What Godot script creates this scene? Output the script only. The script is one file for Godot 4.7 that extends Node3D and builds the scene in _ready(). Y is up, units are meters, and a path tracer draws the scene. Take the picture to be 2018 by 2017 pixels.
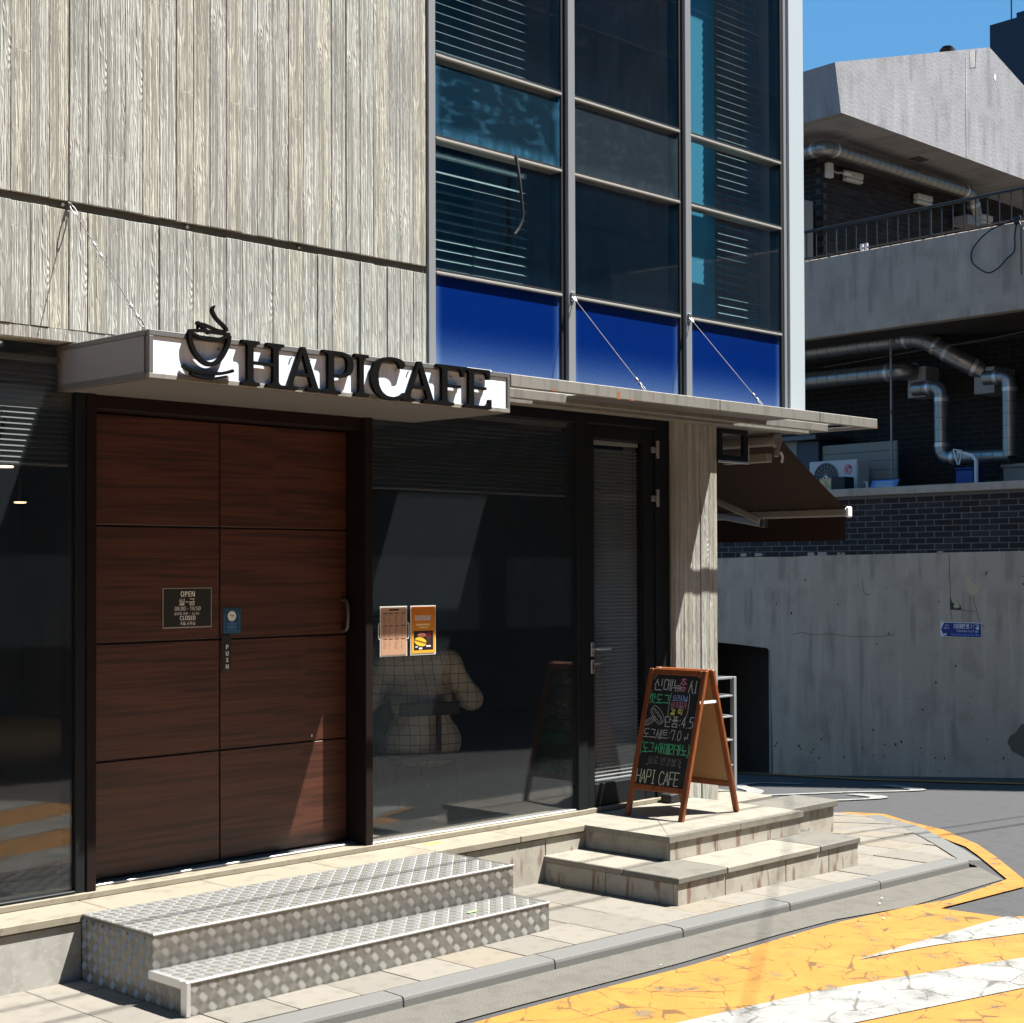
extends Node3D
# A cafe on a street corner: board-marked concrete front, curtain wall, canopies, steps, and the building across the side street.

var M := {}                      # materials by name
var rng := RandomNumberGenerator.new()
var used := {}
const CAMERA := Vector3(0, 1.68, 6.05)
const SIDE := Vector3(17.356, 0, -6.065)     # base corner of the building across the side street
const SIDE_TURN := -0.07688                  # its turn about the vertical
const DUSK := Color(0.5, 0.5, 0.5)

# ---------------------------------------------------------------- names and nodes
func numbered(n: String) -> String:
	if not used.has(n):
		used[n] = 0
		return n
	used[n] += 1
	return "%s_%03d" % [n, used[n]]

func thing(called: String, label: String, category: String, at := Vector3.ZERO, turn := 0.0, group := "") -> Node3D:
	var o := Node3D.new()
	o.name = numbered(called)
	add_child(o)
	o.position = at
	o.rotation.y = turn
	tag(o, label, category, group)
	return o

func tag(o: Node, label: String, category: String, group := "") -> void:
	o.set_meta("label", label)
	o.set_meta("category", category)
	if group != "":
		o.set_meta("group", group)

func struct(called: String) -> Node3D:
	var o := Node3D.new()
	o.name = numbered(called)
	add_child(o)
	o.set_meta("kind", "structure")
	return o

func part(parent: Node3D, called: String, what, mat: Material, at := Vector3.ZERO) -> MeshInstance3D:
	var o := MeshInstance3D.new()
	var n := called
	var k := 0
	while parent.has_node(NodePath(n)):
		k += 1
		n = "%s_%03d" % [called, k]
	o.name = n
	o.mesh = what.commit() if what is SurfaceTool else what
	o.material_override = mat
	o.position = at
	parent.add_child(o, true)
	return o

var piece_count := {}
func piece(parent: Node3D, called: String, mesh: Mesh, mat: Material, at := Vector3.ZERO) -> MeshInstance3D:
	# like part(), for long rows of alike pieces
	var o := MeshInstance3D.new()
	var key := str(parent.get_instance_id()) + called
	var k: int = piece_count.get(key, 0)
	piece_count[key] = k + 1
	o.name = called if k == 0 else "%s_%03d" % [called, k]
	o.mesh = mesh
	o.material_override = mat
	o.position = at
	parent.add_child(o, true)
	return o

# ---------------------------------------------------------------- mesh helpers
func mb() -> SurfaceTool:
	var st := SurfaceTool.new()
	st.begin(Mesh.PRIMITIVE_TRIANGLES)
	return st

func vert(st: SurfaceTool, p: Vector3, n: Vector3, uv: Vector2) -> void:
	st.set_normal(n)
	st.set_uv(uv)
	st.add_vertex(p)

func plane_uv(p: Vector3, n: Vector3) -> Vector2:
	var a := n.abs()
	if a.y >= a.x and a.y >= a.z:
		return Vector2(p.x, p.z)
	if a.x >= a.z:
		return Vector2(p.z, -p.y)
	return Vector2(p.x, -p.y)

func tri(st: SurfaceTool, a: Vector3, b: Vector3, c: Vector3, off := Vector2.ZERO) -> void:
	# a, b, c run anticlockwise seen from the front
	var n := (b - a).cross(c - a).normalized()
	vert(st, a, n, plane_uv(a, n) + off)
	vert(st, c, n, plane_uv(c, n) + off)
	vert(st, b, n, plane_uv(b, n) + off)

func quad(st: SurfaceTool, a: Vector3, b: Vector3, c: Vector3, d: Vector3, off := Vector2.ZERO) -> void:
	tri(st, a, b, c, off)
	tri(st, a, c, d, off)

func box(st: SurfaceTool, lo: Vector3, hi: Vector3, bev := 0.0, t := Transform3D.IDENTITY, off := Vector2.ZERO) -> void:
	# a box with chamfered edges; uv in metres
	var c := (lo + hi) / 2
	var h := (hi - lo) / 2
	bev = minf(bev, minf(h.x, minf(h.y, h.z)) * 0.9)
	var q := h - Vector3.ONE * bev
	for ax in 3:
		var u := (ax + 1) % 3
		var v := (ax + 2) % 3
		for s in [-1.0, 1.0]:
			var ps := []
			for k in [[-1, -1], [1, -1], [1, 1], [-1, 1]]:
				var p := Vector3.ZERO
				p[ax] = s * h[ax]
				p[u] = k[0] * q[u]
				p[v] = k[1] * q[v]
				ps.append(t * (c + p))
			if s > 0:
				quad(st, ps[0], ps[1], ps[2], ps[3], off)
			else:
				quad(st, ps[3], ps[2], ps[1], ps[0], off)
	if bev <= 0.0:
		return
	for ax in 3:                                   # the twelve chamfers
		var u := (ax + 1) % 3
		var v := (ax + 2) % 3
		for su in [-1.0, 1.0]:
			for sv in [-1.0, 1.0]:
				var p0 := Vector3.ZERO
				p0[u] = su * h[u]
				p0[v] = sv * q[v]
				var p1 := Vector3.ZERO
				p1[u] = su * q[u]
				p1[v] = sv * h[v]
				var a := p0
				var b := p0
				var c2 := p1
				var d := p1
				a[ax] = -q[ax]
				b[ax] = q[ax]
				c2[ax] = q[ax]
				d[ax] = -q[ax]
				var out := Vector3.ZERO
				out[u] = su
				out[v] = sv
				if (b - a).cross(d - a).dot(out) > 0:
					quad(st, t * (c + a), t * (c + b), t * (c + c2), t * (c + d), off)
				else:
					quad(st, t * (c + d), t * (c + c2), t * (c + b), t * (c + a), off)
	for sx in [-1.0, 1.0]:
		for sy in [-1.0, 1.0]:
			for sz in [-1.0, 1.0]:
				var a := Vector3(sx * h.x, sy * q.y, sz * q.z)
				var b := Vector3(sx * q.x, sy * h.y, sz * q.z)
				var d := Vector3(sx * q.x, sy * q.y, sz * h.z)
				if sx * sy * sz > 0:
					tri(st, t * (c + a), t * (c + b), t * (c + d), off)
				else:
					tri(st, t * (c + d), t * (c + b), t * (c + a), off)

func box_mesh(lo: Vector3, hi: Vector3, bev := 0.0, t := Transform3D.IDENTITY, off := Vector2.ZERO) -> ArrayMesh:
	var st := mb()
	box(st, lo, hi, bev, t, off)
	return st.commit()

func bar(st: SurfaceTool, a: Vector3, b: Vector3, w: float, h: float, bev := 0.0, up := Vector3.UP) -> void:
	# a square bar from a to b; w across, h along "up"
	var z := (b - a).normalized()
	if absf(z.dot(up)) > 0.98:
		up = Vector3.RIGHT
	var x := up.cross(z).normalized()
	var y := z.cross(x)
	box(st, Vector3(-w / 2, -h / 2, 0), Vector3(w / 2, h / 2, a.distance_to(b)), bev, Transform3D(Basis(x, y, z), a))

func tube(st: SurfaceTool, pts: Array, r, sides := 10, caps := true) -> void:
	# a round tube along points; r is one radius or one for each point
	var n := pts.size()
	var rings := []
	var up := Vector3.UP
	var along := 0.0
	for i in n:
		var t: Vector3 = (pts[mini(i + 1, n - 1)] - pts[maxi(i - 1, 0)]).normalized()
		if absf(t.dot(up)) > 0.95:
			up = Vector3.RIGHT if absf(t.x) < 0.9 else Vector3.BACK
		var x := up.cross(t).normalized()
		var y := t.cross(x).normalized()
		up = y
		var rr: float = r[i] if r is Array else r
		if i > 0:
			along += (pts[i] as Vector3).distance_to(pts[i - 1])
		var ring := []
		for k in sides + 1:
			var a := TAU * k / sides
			var d := x * cos(a) + y * sin(a)
			ring.append([pts[i] + d * rr, d, Vector2(float(k) / sides * TAU * rr, along)])
		rings.append(ring)
	for i in n - 1:
		for k in sides:
			var a = rings[i][k]
			var b = rings[i][k + 1]
			var c = rings[i + 1][k + 1]
			var d = rings[i + 1][k]
			for q in [a, c, b, a, d, c]:
				vert(st, q[0], q[1], q[2])
	if caps:
		for e in [0, n - 1]:
			var dir: Vector3 = (pts[0] - pts[1]).normalized() if e == 0 else (pts[n - 1] - pts[n - 2]).normalized()
			for k in sides:
				var a: Vector3 = rings[e][k][0]
				var b: Vector3 = rings[e][k + 1][0]
				var o: Vector3 = pts[e]
				if (a - o).cross(b - o).dot(dir) < 0:
					var w := a
					a = b
					b = w
				vert(st, o, dir, Vector2.ZERO)
				vert(st, b, dir, Vector2(0.01, 0))
				vert(st, a, dir, Vector2(0, 0.01))

func spline(pts: Array, steps := 6) -> Array:
	var out := []
	for i in pts.size() - 1:
		var p0 = pts[maxi(i - 1, 0)]
		var p3 = pts[mini(i + 2, pts.size() - 1)]
		for k in steps:
			out.append(pts[i].cubic_interpolate(pts[i + 1], p0, p3, float(k) / steps))
	out.append(pts[-1])
	return out

func prism(st: SurfaceTool, poly: PackedVector2Array, z0: float, z1: float, t := Transform3D.IDENTITY) -> void:
	# a polygon (x, y) given depth from z0 (back) to z1 (front)
	if Geometry2D.is_polygon_clockwise(poly):
		poly = poly.duplicate()
		poly.reverse()
	var ix := Geometry2D.triangulate_polygon(poly)
	for i in range(0, ix.size(), 3):
		var a := poly[ix[i]]
		var b := poly[ix[i + 1]]
		var c := poly[ix[i + 2]]
		if (b - a).cross(c - a) < 0:
			var w := b
			b = c
			c = w
		tri(st, t * Vector3(a.x, a.y, z1), t * Vector3(b.x, b.y, z1), t * Vector3(c.x, c.y, z1))
		tri(st, t * Vector3(c.x, c.y, z0), t * Vector3(b.x, b.y, z0), t * Vector3(a.x, a.y, z0))
	for i in poly.size():
		var a := poly[i]
		var b := poly[(i + 1) % poly.size()]
		quad(st, t * Vector3(a.x, a.y, z0), t * Vector3(b.x, b.y, z0), t * Vector3(b.x, b.y, z1), t * Vector3(a.x, a.y, z1))

func band(pts: Array, w) -> PackedVector2Array:
	# outline of a stroke of width w (one, or one for each point) along 2D points
	var left := []
	var right := []
	for i in pts.size():
		var d: Vector2 = (pts[mini(i + 1, pts.size() - 1)] - pts[maxi(i - 1, 0)]).normalized()
		var ww: float = w[i] if w is Array else w
		left.append(pts[i] + d.orthogonal() * ww / 2)
		right.append(pts[i] - d.orthogonal() * ww / 2)
	right.reverse()
	return PackedVector2Array(left + right)

func polyline_bars(st: SurfaceTool, pts: Array, w: float, z0: float, z1: float) -> void:
	# a stroke made of short prisms: safe where the stroke bends sharply
	for i in pts.size() - 1:
		var a: Vector2 = pts[i]
		var b: Vector2 = pts[i + 1]
		var d := (b - a).normalized()
		var s := d.orthogonal() * w / 2
		var e := d * w * 0.12
		prism(st, PackedVector2Array([a - e + s, b + e + s, b + e - s, a - e - s]), z0, z1)

func ground_y(x: float, z: float) -> float:
	# the pavement is level, falls a little to the right, and the side street falls away behind the corner
	return -0.015 * clampf(x - 6.3, 0, 2.7) - 0.048 * maxf(0, x - 9) + clampf((x - 8.3) / 1.2, 0, 1) * 0.08 * minf(0, z - 0.5)

var cuts_x := [-60.0, -20, -5, 0, 2, 4, 6.3, 8.3, 8.5, 8.7, 8.9, 9.0, 9.2, 9.35, 9.5, 12, 16, 20, 30, 60]
var cuts_z := [-60.0, -20, -10, -6, -3, -2.75, -2.5, -2.25, -2, -1.75, -1.5, -1.25, -1, -0.75, -0.5, -0.25, 0, 0.25, 0.5, 1, 2, 3, 5, 10, 20, 60]

func sheet(poly: Array, lift: float) -> ArrayMesh:
	# a piece of ground laid over the slopes, "lift" above ground_y
	var st := mb()
	var pp := PackedVector2Array(poly)
	var lo := pp[0]
	var hi := pp[0]
	for p in pp:
		lo = lo.min(p)
		hi = hi.max(p)
	for i in cuts_x.size() - 1:
		if cuts_x[i + 1] <= lo.x or cuts_x[i] >= hi.x:
			continue
		for j in cuts_z.size() - 1:
			if cuts_z[j + 1] <= lo.y or cuts_z[j] >= hi.y:
				continue
			var cell := PackedVector2Array([Vector2(cuts_x[i], cuts_z[j]), Vector2(cuts_x[i + 1], cuts_z[j]), Vector2(cuts_x[i + 1], cuts_z[j + 1]), Vector2(cuts_x[i], cuts_z[j + 1])])
			for q in Geometry2D.intersect_polygons(pp, cell):
				var ix := Geometry2D.triangulate_polygon(q)
				for k in range(0, ix.size(), 3):
					var v := []
					for m in 3:
						var p2: Vector2 = q[ix[k + m]]
						v.append(Vector3(p2.x, ground_y(p2.x, p2.y) + lift, p2.y))
					if (v[1] - v[0]).cross(v[2] - v[0]).y < 0:
						v.reverse()
					tri(st, v[0], v[1], v[2])
	return st.commit()

func lettering(parent: Node3D, called: String, text: String, font: String, bold: bool, height: float, depth: float, at: Vector3, mat: Material, squeeze := 1.0, width := 0.0) -> MeshInstance3D:
	# raised letters, their box "height" tall, centred on "at" in the plane z
	var f := SystemFont.new()
	f.font_names = PackedStringArray([font])
	f.font_weight = 700 if bold else 400
	var tm := TextMesh.new()
	tm.text = text
	tm.font = f
	tm.font_size = 64
	tm.pixel_size = 0.01
	tm.depth = 0.1
	var bb := tm.get_aabb()
	var s := height / bb.size.y
	var sx := s * squeeze
	if width > 0:
		sx = width / bb.size.x
	var arr := ArrayMesh.new()
	for n in tm.get_surface_count():
		var a := tm.surface_get_arrays(n)
		var vs: PackedVector3Array = a[Mesh.ARRAY_VERTEX]
		var ctr := bb.get_center()
		for i in vs.size():
			var p := vs[i] - ctr
			vs[i] = Vector3(p.x * sx, p.y * s, p.z * depth / 0.1)
		a[Mesh.ARRAY_VERTEX] = vs
		arr.add_surface_from_arrays(Mesh.PRIMITIVE_TRIANGLES, a)
	return part(parent, called, arr, mat, at)

# ---------------------------------------------------------------- hand-drawn strokes, Korean and Latin
const JAMO := {
	"ㄱ": "0,.1 1,.1 .85,1", "ㄴ": "0,0 0,.9 1,.9", "ㄷ": "1,.05 0,.05 0,.95 1,.95", "ㄹ": "0,.05 1,.05 1,.5 0,.5 0,.95 1,.95",
	"ㅁ": "0,.05 1,.05 1,.95 0,.95 0,.05", "ㅂ": "0,0 0,1 1,1 1,0/0,.5 1,.5", "ㅅ": ".5,0 0,1/.5,.3 1,1", "ㅇ": "o", "ㅈ": "0,.05 1,.05/.5,.05 0,1/.5,.45 1,1",
	"ㅊ": ".4,-.1 .6,-.1/0,.15 1,.15/.5,.15 0,1/.5,.5 1,1", "ㅋ": "0,.1 1,.1 .85,1/0,.5 .95,.5", "ㅌ": "1,.05 0,.05 0,.95 1,.95/0,.5 1,.5",
	"ㅍ": "0,.05 1,.05/.3,.05 .3,.95/.7,.05 .7,.95/0,.95 1,.95", "ㅎ": ".35,-.05 .65,-.05/0,.2 1,.2/q",
}
const LEADS := "ㄱㄲㄴㄷㄸㄹㅁㅂㅃㅅㅆㅇㅈㅉㅊㅋㅌㅍㅎ"
const TAILS := {1: "ㄱ", 4: "ㄴ", 8: "ㄹ", 16: "ㅁ", 17: "ㅂ", 19: "ㅅ", 21: "ㅇ"}
const LATIN := {
	"H": "0,0 0,1/1,0 1,1/0,.5 1,.5", "A": "0,1 .5,0 1,1/.2,.62 .8,.62", "P": "0,1 0,0 .8,0 1,.15 1,.4 .8,.52 0,.52", "I": ".2,0 .8,0/.5,0 .5,1/.2,1 .8,1",
	"C": "1,.15 .7,0 .3,0 0,.25 0,.75 .3,1 .7,1 1,.85", "F": "1,0 0,0 0,1/0,.5 .8,.5", "E": "1,0 0,0 0,1 1,1/0,.5 .8,.5", "4": ".7,1 .7,0 0,.7 1,.7", "5": "1,0 .2,0 .1,.45 .7,.4 1,.65 .8,.95 .1,1",
	"7": "0,.2 0,0 1,0 .6,1", "0": "z", "1": ".3,.15 .5,0 .5,1", "6": ".9,0 .3,.3 0,.7 .3,1 .7,1 1,.75 .7,.5 .1,.6", "8": "z", ".": ".45,.95 .55,1", ":": ".5,.3 .5,.38/.5,.75 .5,.83", "(": ".8,-.1 .45,.2 .45,.8 .8,1.1",
	")": ".2,-.1 .55,.2 .55,.8 .2,1.1", "+": ".1,.5 .9,.5/.5,.15 .5,.85", "-": ".1,.5 .9,.5", "~": "0,.55 .3,.42 .7,.6 1,.45", "<": "1,.2 1,.7 .1,.7/.35,.5 .1,.7 .35,.9", ",": ".5,.9 .4,1.1",
}

func strokes_of(spec: String, r: Rect2) -> Array:
	var out := []
	for s in spec.split("/"):
		var pts := []
		if s == "o" or s == "q" or s == "z":
			var c := Vector2(0.5, 0.5) if s != "q" else Vector2(0.5, 0.68)
			var rad := Vector2(0.46, 0.46) if s == "o" else (Vector2(0.4, 0.3) if s == "q" else Vector2(0.5, 0.5))
			for k in 13:
				pts.append(r.position + r.size * (c + rad * Vector2(sin(TAU * k / 12), -cos(TAU * k / 12))))
		else:
			for p in s.split(" "):
				var xy := p.split(",")
				pts.append(r.position + r.size * Vector2(float(xy[0]), float(xy[1])))
		out.append(pts)
	return out

func syllable(code: int) -> Array:
	# strokes of one Korean syllable in the unit square, y down
	var l := code / 588
	var v := (code % 588) / 28
	var t := code % 28
	var out := []
	var hgt := 0.6 if t > 0 else 1.0
	if t > 0 and TAILS.has(t):
		out += strokes_of(JAMO[TAILS[t]], Rect2(0.12, 0.68, 0.76, 0.32))
	var flat: bool = v in [8, 12, 13, 17, 18]
	var both: bool = v in [9, 10, 11, 14, 15, 16, 19]
	var lr := Rect2(0.02, 0.02, 0.5, hgt * 0.94)
	if flat:
		lr = Rect2(0.14, 0.02, 0.72, hgt * 0.55)
	elif both:
		lr = Rect2(0.05, 0.02, 0.5, hgt * 0.5)
	out += strokes_of(JAMO.get(LEADS[l], JAMO["ㅇ"]), lr)
	var h := hgt
	match v:
		0: out += [[Vector2(0.74, 0), Vector2(0.74, h)], [Vector2(0.74, h * 0.48), Vector2(1, h * 0.48)]]
		1: out += [[Vector2(0.68, 0), Vector2(0.68, h)], [Vector2(0.68, h * 0.45), Vector2(0.88, h * 0.45)], [Vector2(0.9, 0), Vector2(0.9, h)]]
		4: out += [[Vector2(0.86, 0), Vector2(0.86, h)], [Vector2(0.6, h * 0.48), Vector2(0.86, h * 0.48)]]
		5: out += [[Vector2(0.76, 0.05), Vector2(0.76, h)], [Vector2(0.58, h * 0.48), Vector2(0.76, h * 0.48)], [Vector2(0.97, 0), Vector2(0.97, h)]]
		6: out += [[Vector2(0.86, 0), Vector2(0.86, h)], [Vector2(0.6, h * 0.36), Vector2(0.86, h * 0.36)], [Vector2(0.6, h * 0.62), Vector2(0.86, h * 0.62)]]
		20: out += [[Vector2(0.84, 0), Vector2(0.84, h)]]
		8: out += [[Vector2(0.5, h * 0.6), Vector2(0.5, h * 0.88)], [Vector2(0, h * 0.9), Vector2(1, h * 0.9)]]
		12: out += [[Vector2(0.35, h * 0.62), Vector2(0.35, h * 0.88)], [Vector2(0.65, h * 0.62), Vector2(0.65, h * 0.88)], [Vector2(0, h * 0.9), Vector2(1, h * 0.9)]]
		13: out += [[Vector2(0, h * 0.7), Vector2(1, h * 0.7)], [Vector2(0.5, h * 0.7), Vector2(0.5, h * 1.02)]]
		17: out += [[Vector2(0, h * 0.7), Vector2(1, h * 0.7)], [Vector2(0.35, h * 0.7), Vector2(0.35, h * 1.02)], [Vector2(0.65, h * 0.7), Vector2(0.65, h * 1.02)]]
		18: out += [[Vector2(0, h * 0.86), Vector2(1, h * 0.86)]]
		14: out += [[Vector2(0, h * 0.66), Vector2(0.62, h * 0.66)], [Vector2(0.32, h * 0.66), Vector2(0.32, h)], [Vector2(0.9, 0), Vector2(0.9, h)], [Vector2(0.68, h * 0.85), Vector2(0.9, h * 0.85)]]
		_: out += [[Vector2(0.84, 0), Vector2(0.84, h)]]
	return out

func scribble(st: SurfaceTool, text: String, at: Vector2, size: Vector2, pen: float, gap := 0.22, wob := 0.0) -> float:
	# writes text in flat strokes on the plane z = 0 (x right, y up) from the top left; returns its width
	var x := at.x
	for ch in text:
		var code := ch.unicode_at(0)
		var strokes := []
		var w := size.x
		if code >= 0xAC00 and code < 0xD7A4:
			strokes = syllable(code - 0xAC00)
		elif LATIN.has(ch):
			strokes = strokes_of(LATIN[ch], Rect2(0, 0, 1, 1))
			w = size.x * (0.3 if ch in ".,:" else (0.45 if ch in "()1" else 0.62))
		elif ch == " ":
			x += size.x * 0.45
			continue
		var lift := rng.randf_range(-wob, wob)
		for pts in strokes:
			var q := []
			for p in pts:
				q.append(Vector2(x + p.x * w + rng.randf_range(-wob, wob) * 0.4, at.y - p.y * size.y + lift))
			for i in q.size() - 1:
				var a: Vector2 = q[i]
				var b: Vector2 = q[i + 1]
				if a.distance_to(b) < 1e-5:
					continue
				var d := (b - a).normalized()
				var s := d.orthogonal() * pen / 2
				var e := d * pen * 0.3
				var z := 0.0
				quad(st, Vector3((a - e + s).x, (a - e + s).y, z), Vector3((a - e - s).x, (a - e - s).y, z), Vector3((b + e - s).x, (b + e - s).y, z), Vector3((b + e + s).x, (b + e + s).y, z))
		x += w + size.x * gap
	return x - at.x

# ---------------------------------------------------------------- textures
func nz(w: int, h: int, freq: float, oct: int, sd: int, sx := 1, sy := 1, kind := FastNoiseLite.TYPE_SIMPLEX_SMOOTH, seamless := true) -> PackedByteArray:
	var n := FastNoiseLite.new()
	n.seed = sd
	n.frequency = freq
	n.noise_type = kind
	n.fractal_octaves = oct
	if kind == FastNoiseLite.TYPE_CELLULAR:
		n.fractal_type = FastNoiseLite.FRACTAL_NONE
		n.cellular_return_type = FastNoiseLite.RETURN_DISTANCE2_SUB
		n.domain_warp_enabled = true
		n.domain_warp_amplitude = 18.0
		n.domain_warp_frequency = freq * 1.5
	var im: Image = n.get_seamless_image(w / sx, h / sy) if seamless else n.get_image(w / sx, h / sy)
	if sx > 1 or sy > 1:
		im.resize(w, h, Image.INTERPOLATE_CUBIC)
	return im.get_data()

func mixed(w: int, h: int, base: Color, layers: Array) -> Image:
	# layers: [bytes, colour, low, high, strength]
	var n := w * h
	var out := PackedByteArray()
	out.resize(n * 3)
	var luts := []
	for l in layers:
		var lut := PackedFloat32Array()
		lut.resize(256)
		for k in 256:
			lut[k] = smoothstep(l[2], l[3], k / 255.0) * l[4]
		luts.append(lut)
	var br := base.r * 255
	var bg := base.g * 255
	var bb := base.b * 255
	var cnt := layers.size()
	var src := []
	var cr := PackedFloat32Array()
	var cg := PackedFloat32Array()
	var cb := PackedFloat32Array()
	for l in layers:
		src.append(l[0])
		cr.append(l[1].r * 255)
		cg.append(l[1].g * 255)
		cb.append(l[1].b * 255)
	for i in n:
		var r := br
		var g := bg
		var b := bb
		for k in cnt:
			var t: float = luts[k][src[k][i]]
			r += (cr[k] - r) * t
			g += (cg[k] - g) * t
			b += (cb[k] - b) * t
		out[i * 3] = int(r)
		out[i * 3 + 1] = int(g)
		out[i * 3 + 2] = int(b)
	return Image.create_from_data(w, h, false, Image.FORMAT_RGB8, out)

func tex(im: Image) -> ImageTexture:
	return ImageTexture.create_from_image(im)

func grey(w: int, h: int, bytes: PackedByteArray) -> ImageTexture:
	return tex(Image.create_from_data(w, h, false, Image.FORMAT_L8, bytes))

func col(r: float, g: float, b: float) -> Color:
	return Color(r, g, b).linear_to_srgb()        # real-world base colour, linear

func mat(called: String, c: Color, rough := 0.8, metal := 0.0) -> StandardMaterial3D:
	var m := StandardMaterial3D.new()
	m.resource_name = called
	m.albedo_color = c
	m.roughness = rough
	m.metallic = metal
	M[called] = m
	return m

func textured(called: String, im: Image, scale: Vector2, rough := 0.85, relief: ImageTexture = null, depth := 0.0) -> StandardMaterial3D:
	var m := mat(called, Color.WHITE, rough)
	m.albedo_texture = tex(im)
	m.uv1_scale = Vector3(scale.x, scale.y, 1)
	if relief:
		m.heightmap_enabled = true
		m.heightmap_texture = relief
		m.heightmap_scale = depth
	return m

func pane(called: String, c: Color, a: float) -> StandardMaterial3D:
	var m := mat(called, Color(c.r, c.g, c.b, a), 0.03)
	m.transparency = BaseMaterial3D.TRANSPARENCY_ALPHA
	m.cull_mode = BaseMaterial3D.CULL_DISABLED
	return m

func make_materials() -> void:
	# --- concrete cast against boards: the grain of the boards stands in it
	var w := 1024
	var fine := nz(w, w, 0.045, 3, 3, 1, 16)
	var warp := nz(w, w, 0.008, 2, 5, 1, 8)
	var blot := nz(w, w, 0.006, 4, 9)
	var pits := nz(w, w, 0.11, 2, 12)
	var knots := PackedFloat32Array()             # knots bend the grain round them
	knots.resize(w * w)
	for k in 46:
		var kc := Vector2i(rng.randi() % w, rng.randi() % w)
		var kx := rng.randf_range(12, 34)
		var ky := rng.randf_range(26, 70)
		for dy in range(int(-2.2 * ky), int(2.2 * ky)):
			for dx in range(int(-2.2 * kx), int(2.2 * kx)):
				var at := posmod(kc.y + dy, w) * w + posmod(kc.x + dx, w)
				knots[at] += 9.0 * exp(-(dx * dx / (kx * kx) + dy * dy / (ky * ky)))
	var rings := PackedByteArray()
	rings.resize(w * w)
	for y in w:
		for x in w:
			var i := y * w + x
			var s := sin(x * 0.10 + warp[i] * 0.24 + blot[i] * 0.05 + knots[i])
			rings[i] = int(clampf(127 + s * 56 + (fine[i] - 127) * 0.75, 0, 255))
	var cim := mixed(w, w, Color(0.80, 0.798, 0.765), [
		[rings, Color(0.65, 0.645, 0.615), 0.5, 0.12, 0.45], [blot, Color(0.70, 0.69, 0.655), 0.5, 0.95, 0.7], [blot, Color(0.87, 0.868, 0.83), 0.45, 0.1, 0.6], [pits, Color(0.50, 0.49, 0.46), 0.84, 0.93, 0.7]])
	textured("board_concrete", cim, Vector2(2.78, 0.42), 0.9, grey(w, w, rings), 0.6)
	M.board_concrete_dark = M.board_concrete.duplicate()
	M.board_concrete_dark.albedo_color = Color(0.955, 0.955, 0.955)
	M.board_concrete_warm = M.board_concrete.duplicate()
	M.board_concrete_warm.albedo_color = Color(1.0, 0.985, 0.955)
	M.board_concrete_pale = M.board_concrete.duplicate()
	M.board_concrete_pale.albedo_color = Color(0.97, 0.975, 0.97)
	# --- red-brown door boards, grain lying
	var dw := 1024
	var dh := 512
	var g1 := nz(dw, dh, 0.022, 4, 21, 16, 1)
	var g2 := nz(dw, dh, 0.07, 3, 22, 32, 1)
	var g3 := nz(dw, dh, 0.008, 2, 23, 8, 1)
	var wood := mixed(dw, dh, Color(0.30, 0.17, 0.12), [[g1, Color(0.18, 0.095, 0.066), 0.45, 0.8, 0.7], [g2, Color(0.375, 0.21, 0.15), 0.55, 0.85, 0.55], [g3, Color(0.24, 0.125, 0.09), 0.5, 0.9, 0.6], [g2, Color(0.19, 0.09, 0.065), 0.38, 0.12, 0.6]])
	textured("door_wood", wood, Vector2(0.62, 1.9), 0.45)
	# --- stone slabs
	var sw := 1024
	var s1 := nz(sw, sw, 0.006, 4, 31)
	var s2 := nz(sw, sw, 0.2, 2, 32)
	var s3 := nz(sw, sw, 0.012, 3, 33, 1, 4)
	var s4 := nz(sw, sw, 0.02, 4, 34)
	textured("stone_tread", mixed(sw, sw, Color(0.64, 0.615, 0.56), [[s1, Color(0.56, 0.535, 0.485), 0.5, 0.9, 0.8], [s2, Color(0.58, 0.56, 0.52), 0.6, 0.9, 0.45], [s2, Color(0.78, 0.76, 0.70), 0.4, 0.1, 0.5], [s4, Color(0.50, 0.47, 0.42), 0.72, 0.88, 0.5]]), Vector2(0.8, 0.8), 0.75, grey(sw, sw, s2), 0.04)
	textured("stone_riser", mixed(sw, sw, Color(0.76, 0.735, 0.68), [[s1, Color(0.66, 0.63, 0.575), 0.4, 0.8, 0.6], [s3, Color(0.50, 0.36, 0.32), 0.58, 0.85, 0.75], [s4, Color(0.58, 0.53, 0.45), 0.7, 0.9, 0.35], [s2, Color(0.55, 0.53, 0.49), 0.6, 0.9, 0.35]]), Vector2(0.9, 0.9), 0.75)
	M.stone_grey = M.stone_tread.duplicate()
	M.stone_grey.albedo_color = Color(0.78, 0.79, 0.80)
	M.coping = M.stone_tread.duplicate()
	M.coping.albedo_color = Color(1.0, 0.985, 0.95)
	textured("plinth_concrete", mixed(sw, sw, Color(0.74, 0.73, 0.70), [[s1, Color(0.66, 0.65, 0.62), 0.4, 0.8, 0.6], [s4, Color(0.80, 0.79, 0.76), 0.5, 0.8, 0.6], [s2, Color(0.45, 0.44, 0.42), 0.8, 0.95, 0.6]]), Vector2(1.1, 1.1), 0.8)
	# --- paving slabs and kerb
	var a2 := nz(sw, sw, 0.26, 2, 41)
	var a3 := nz(sw, sw, 0.12, 3, 42)
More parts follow.
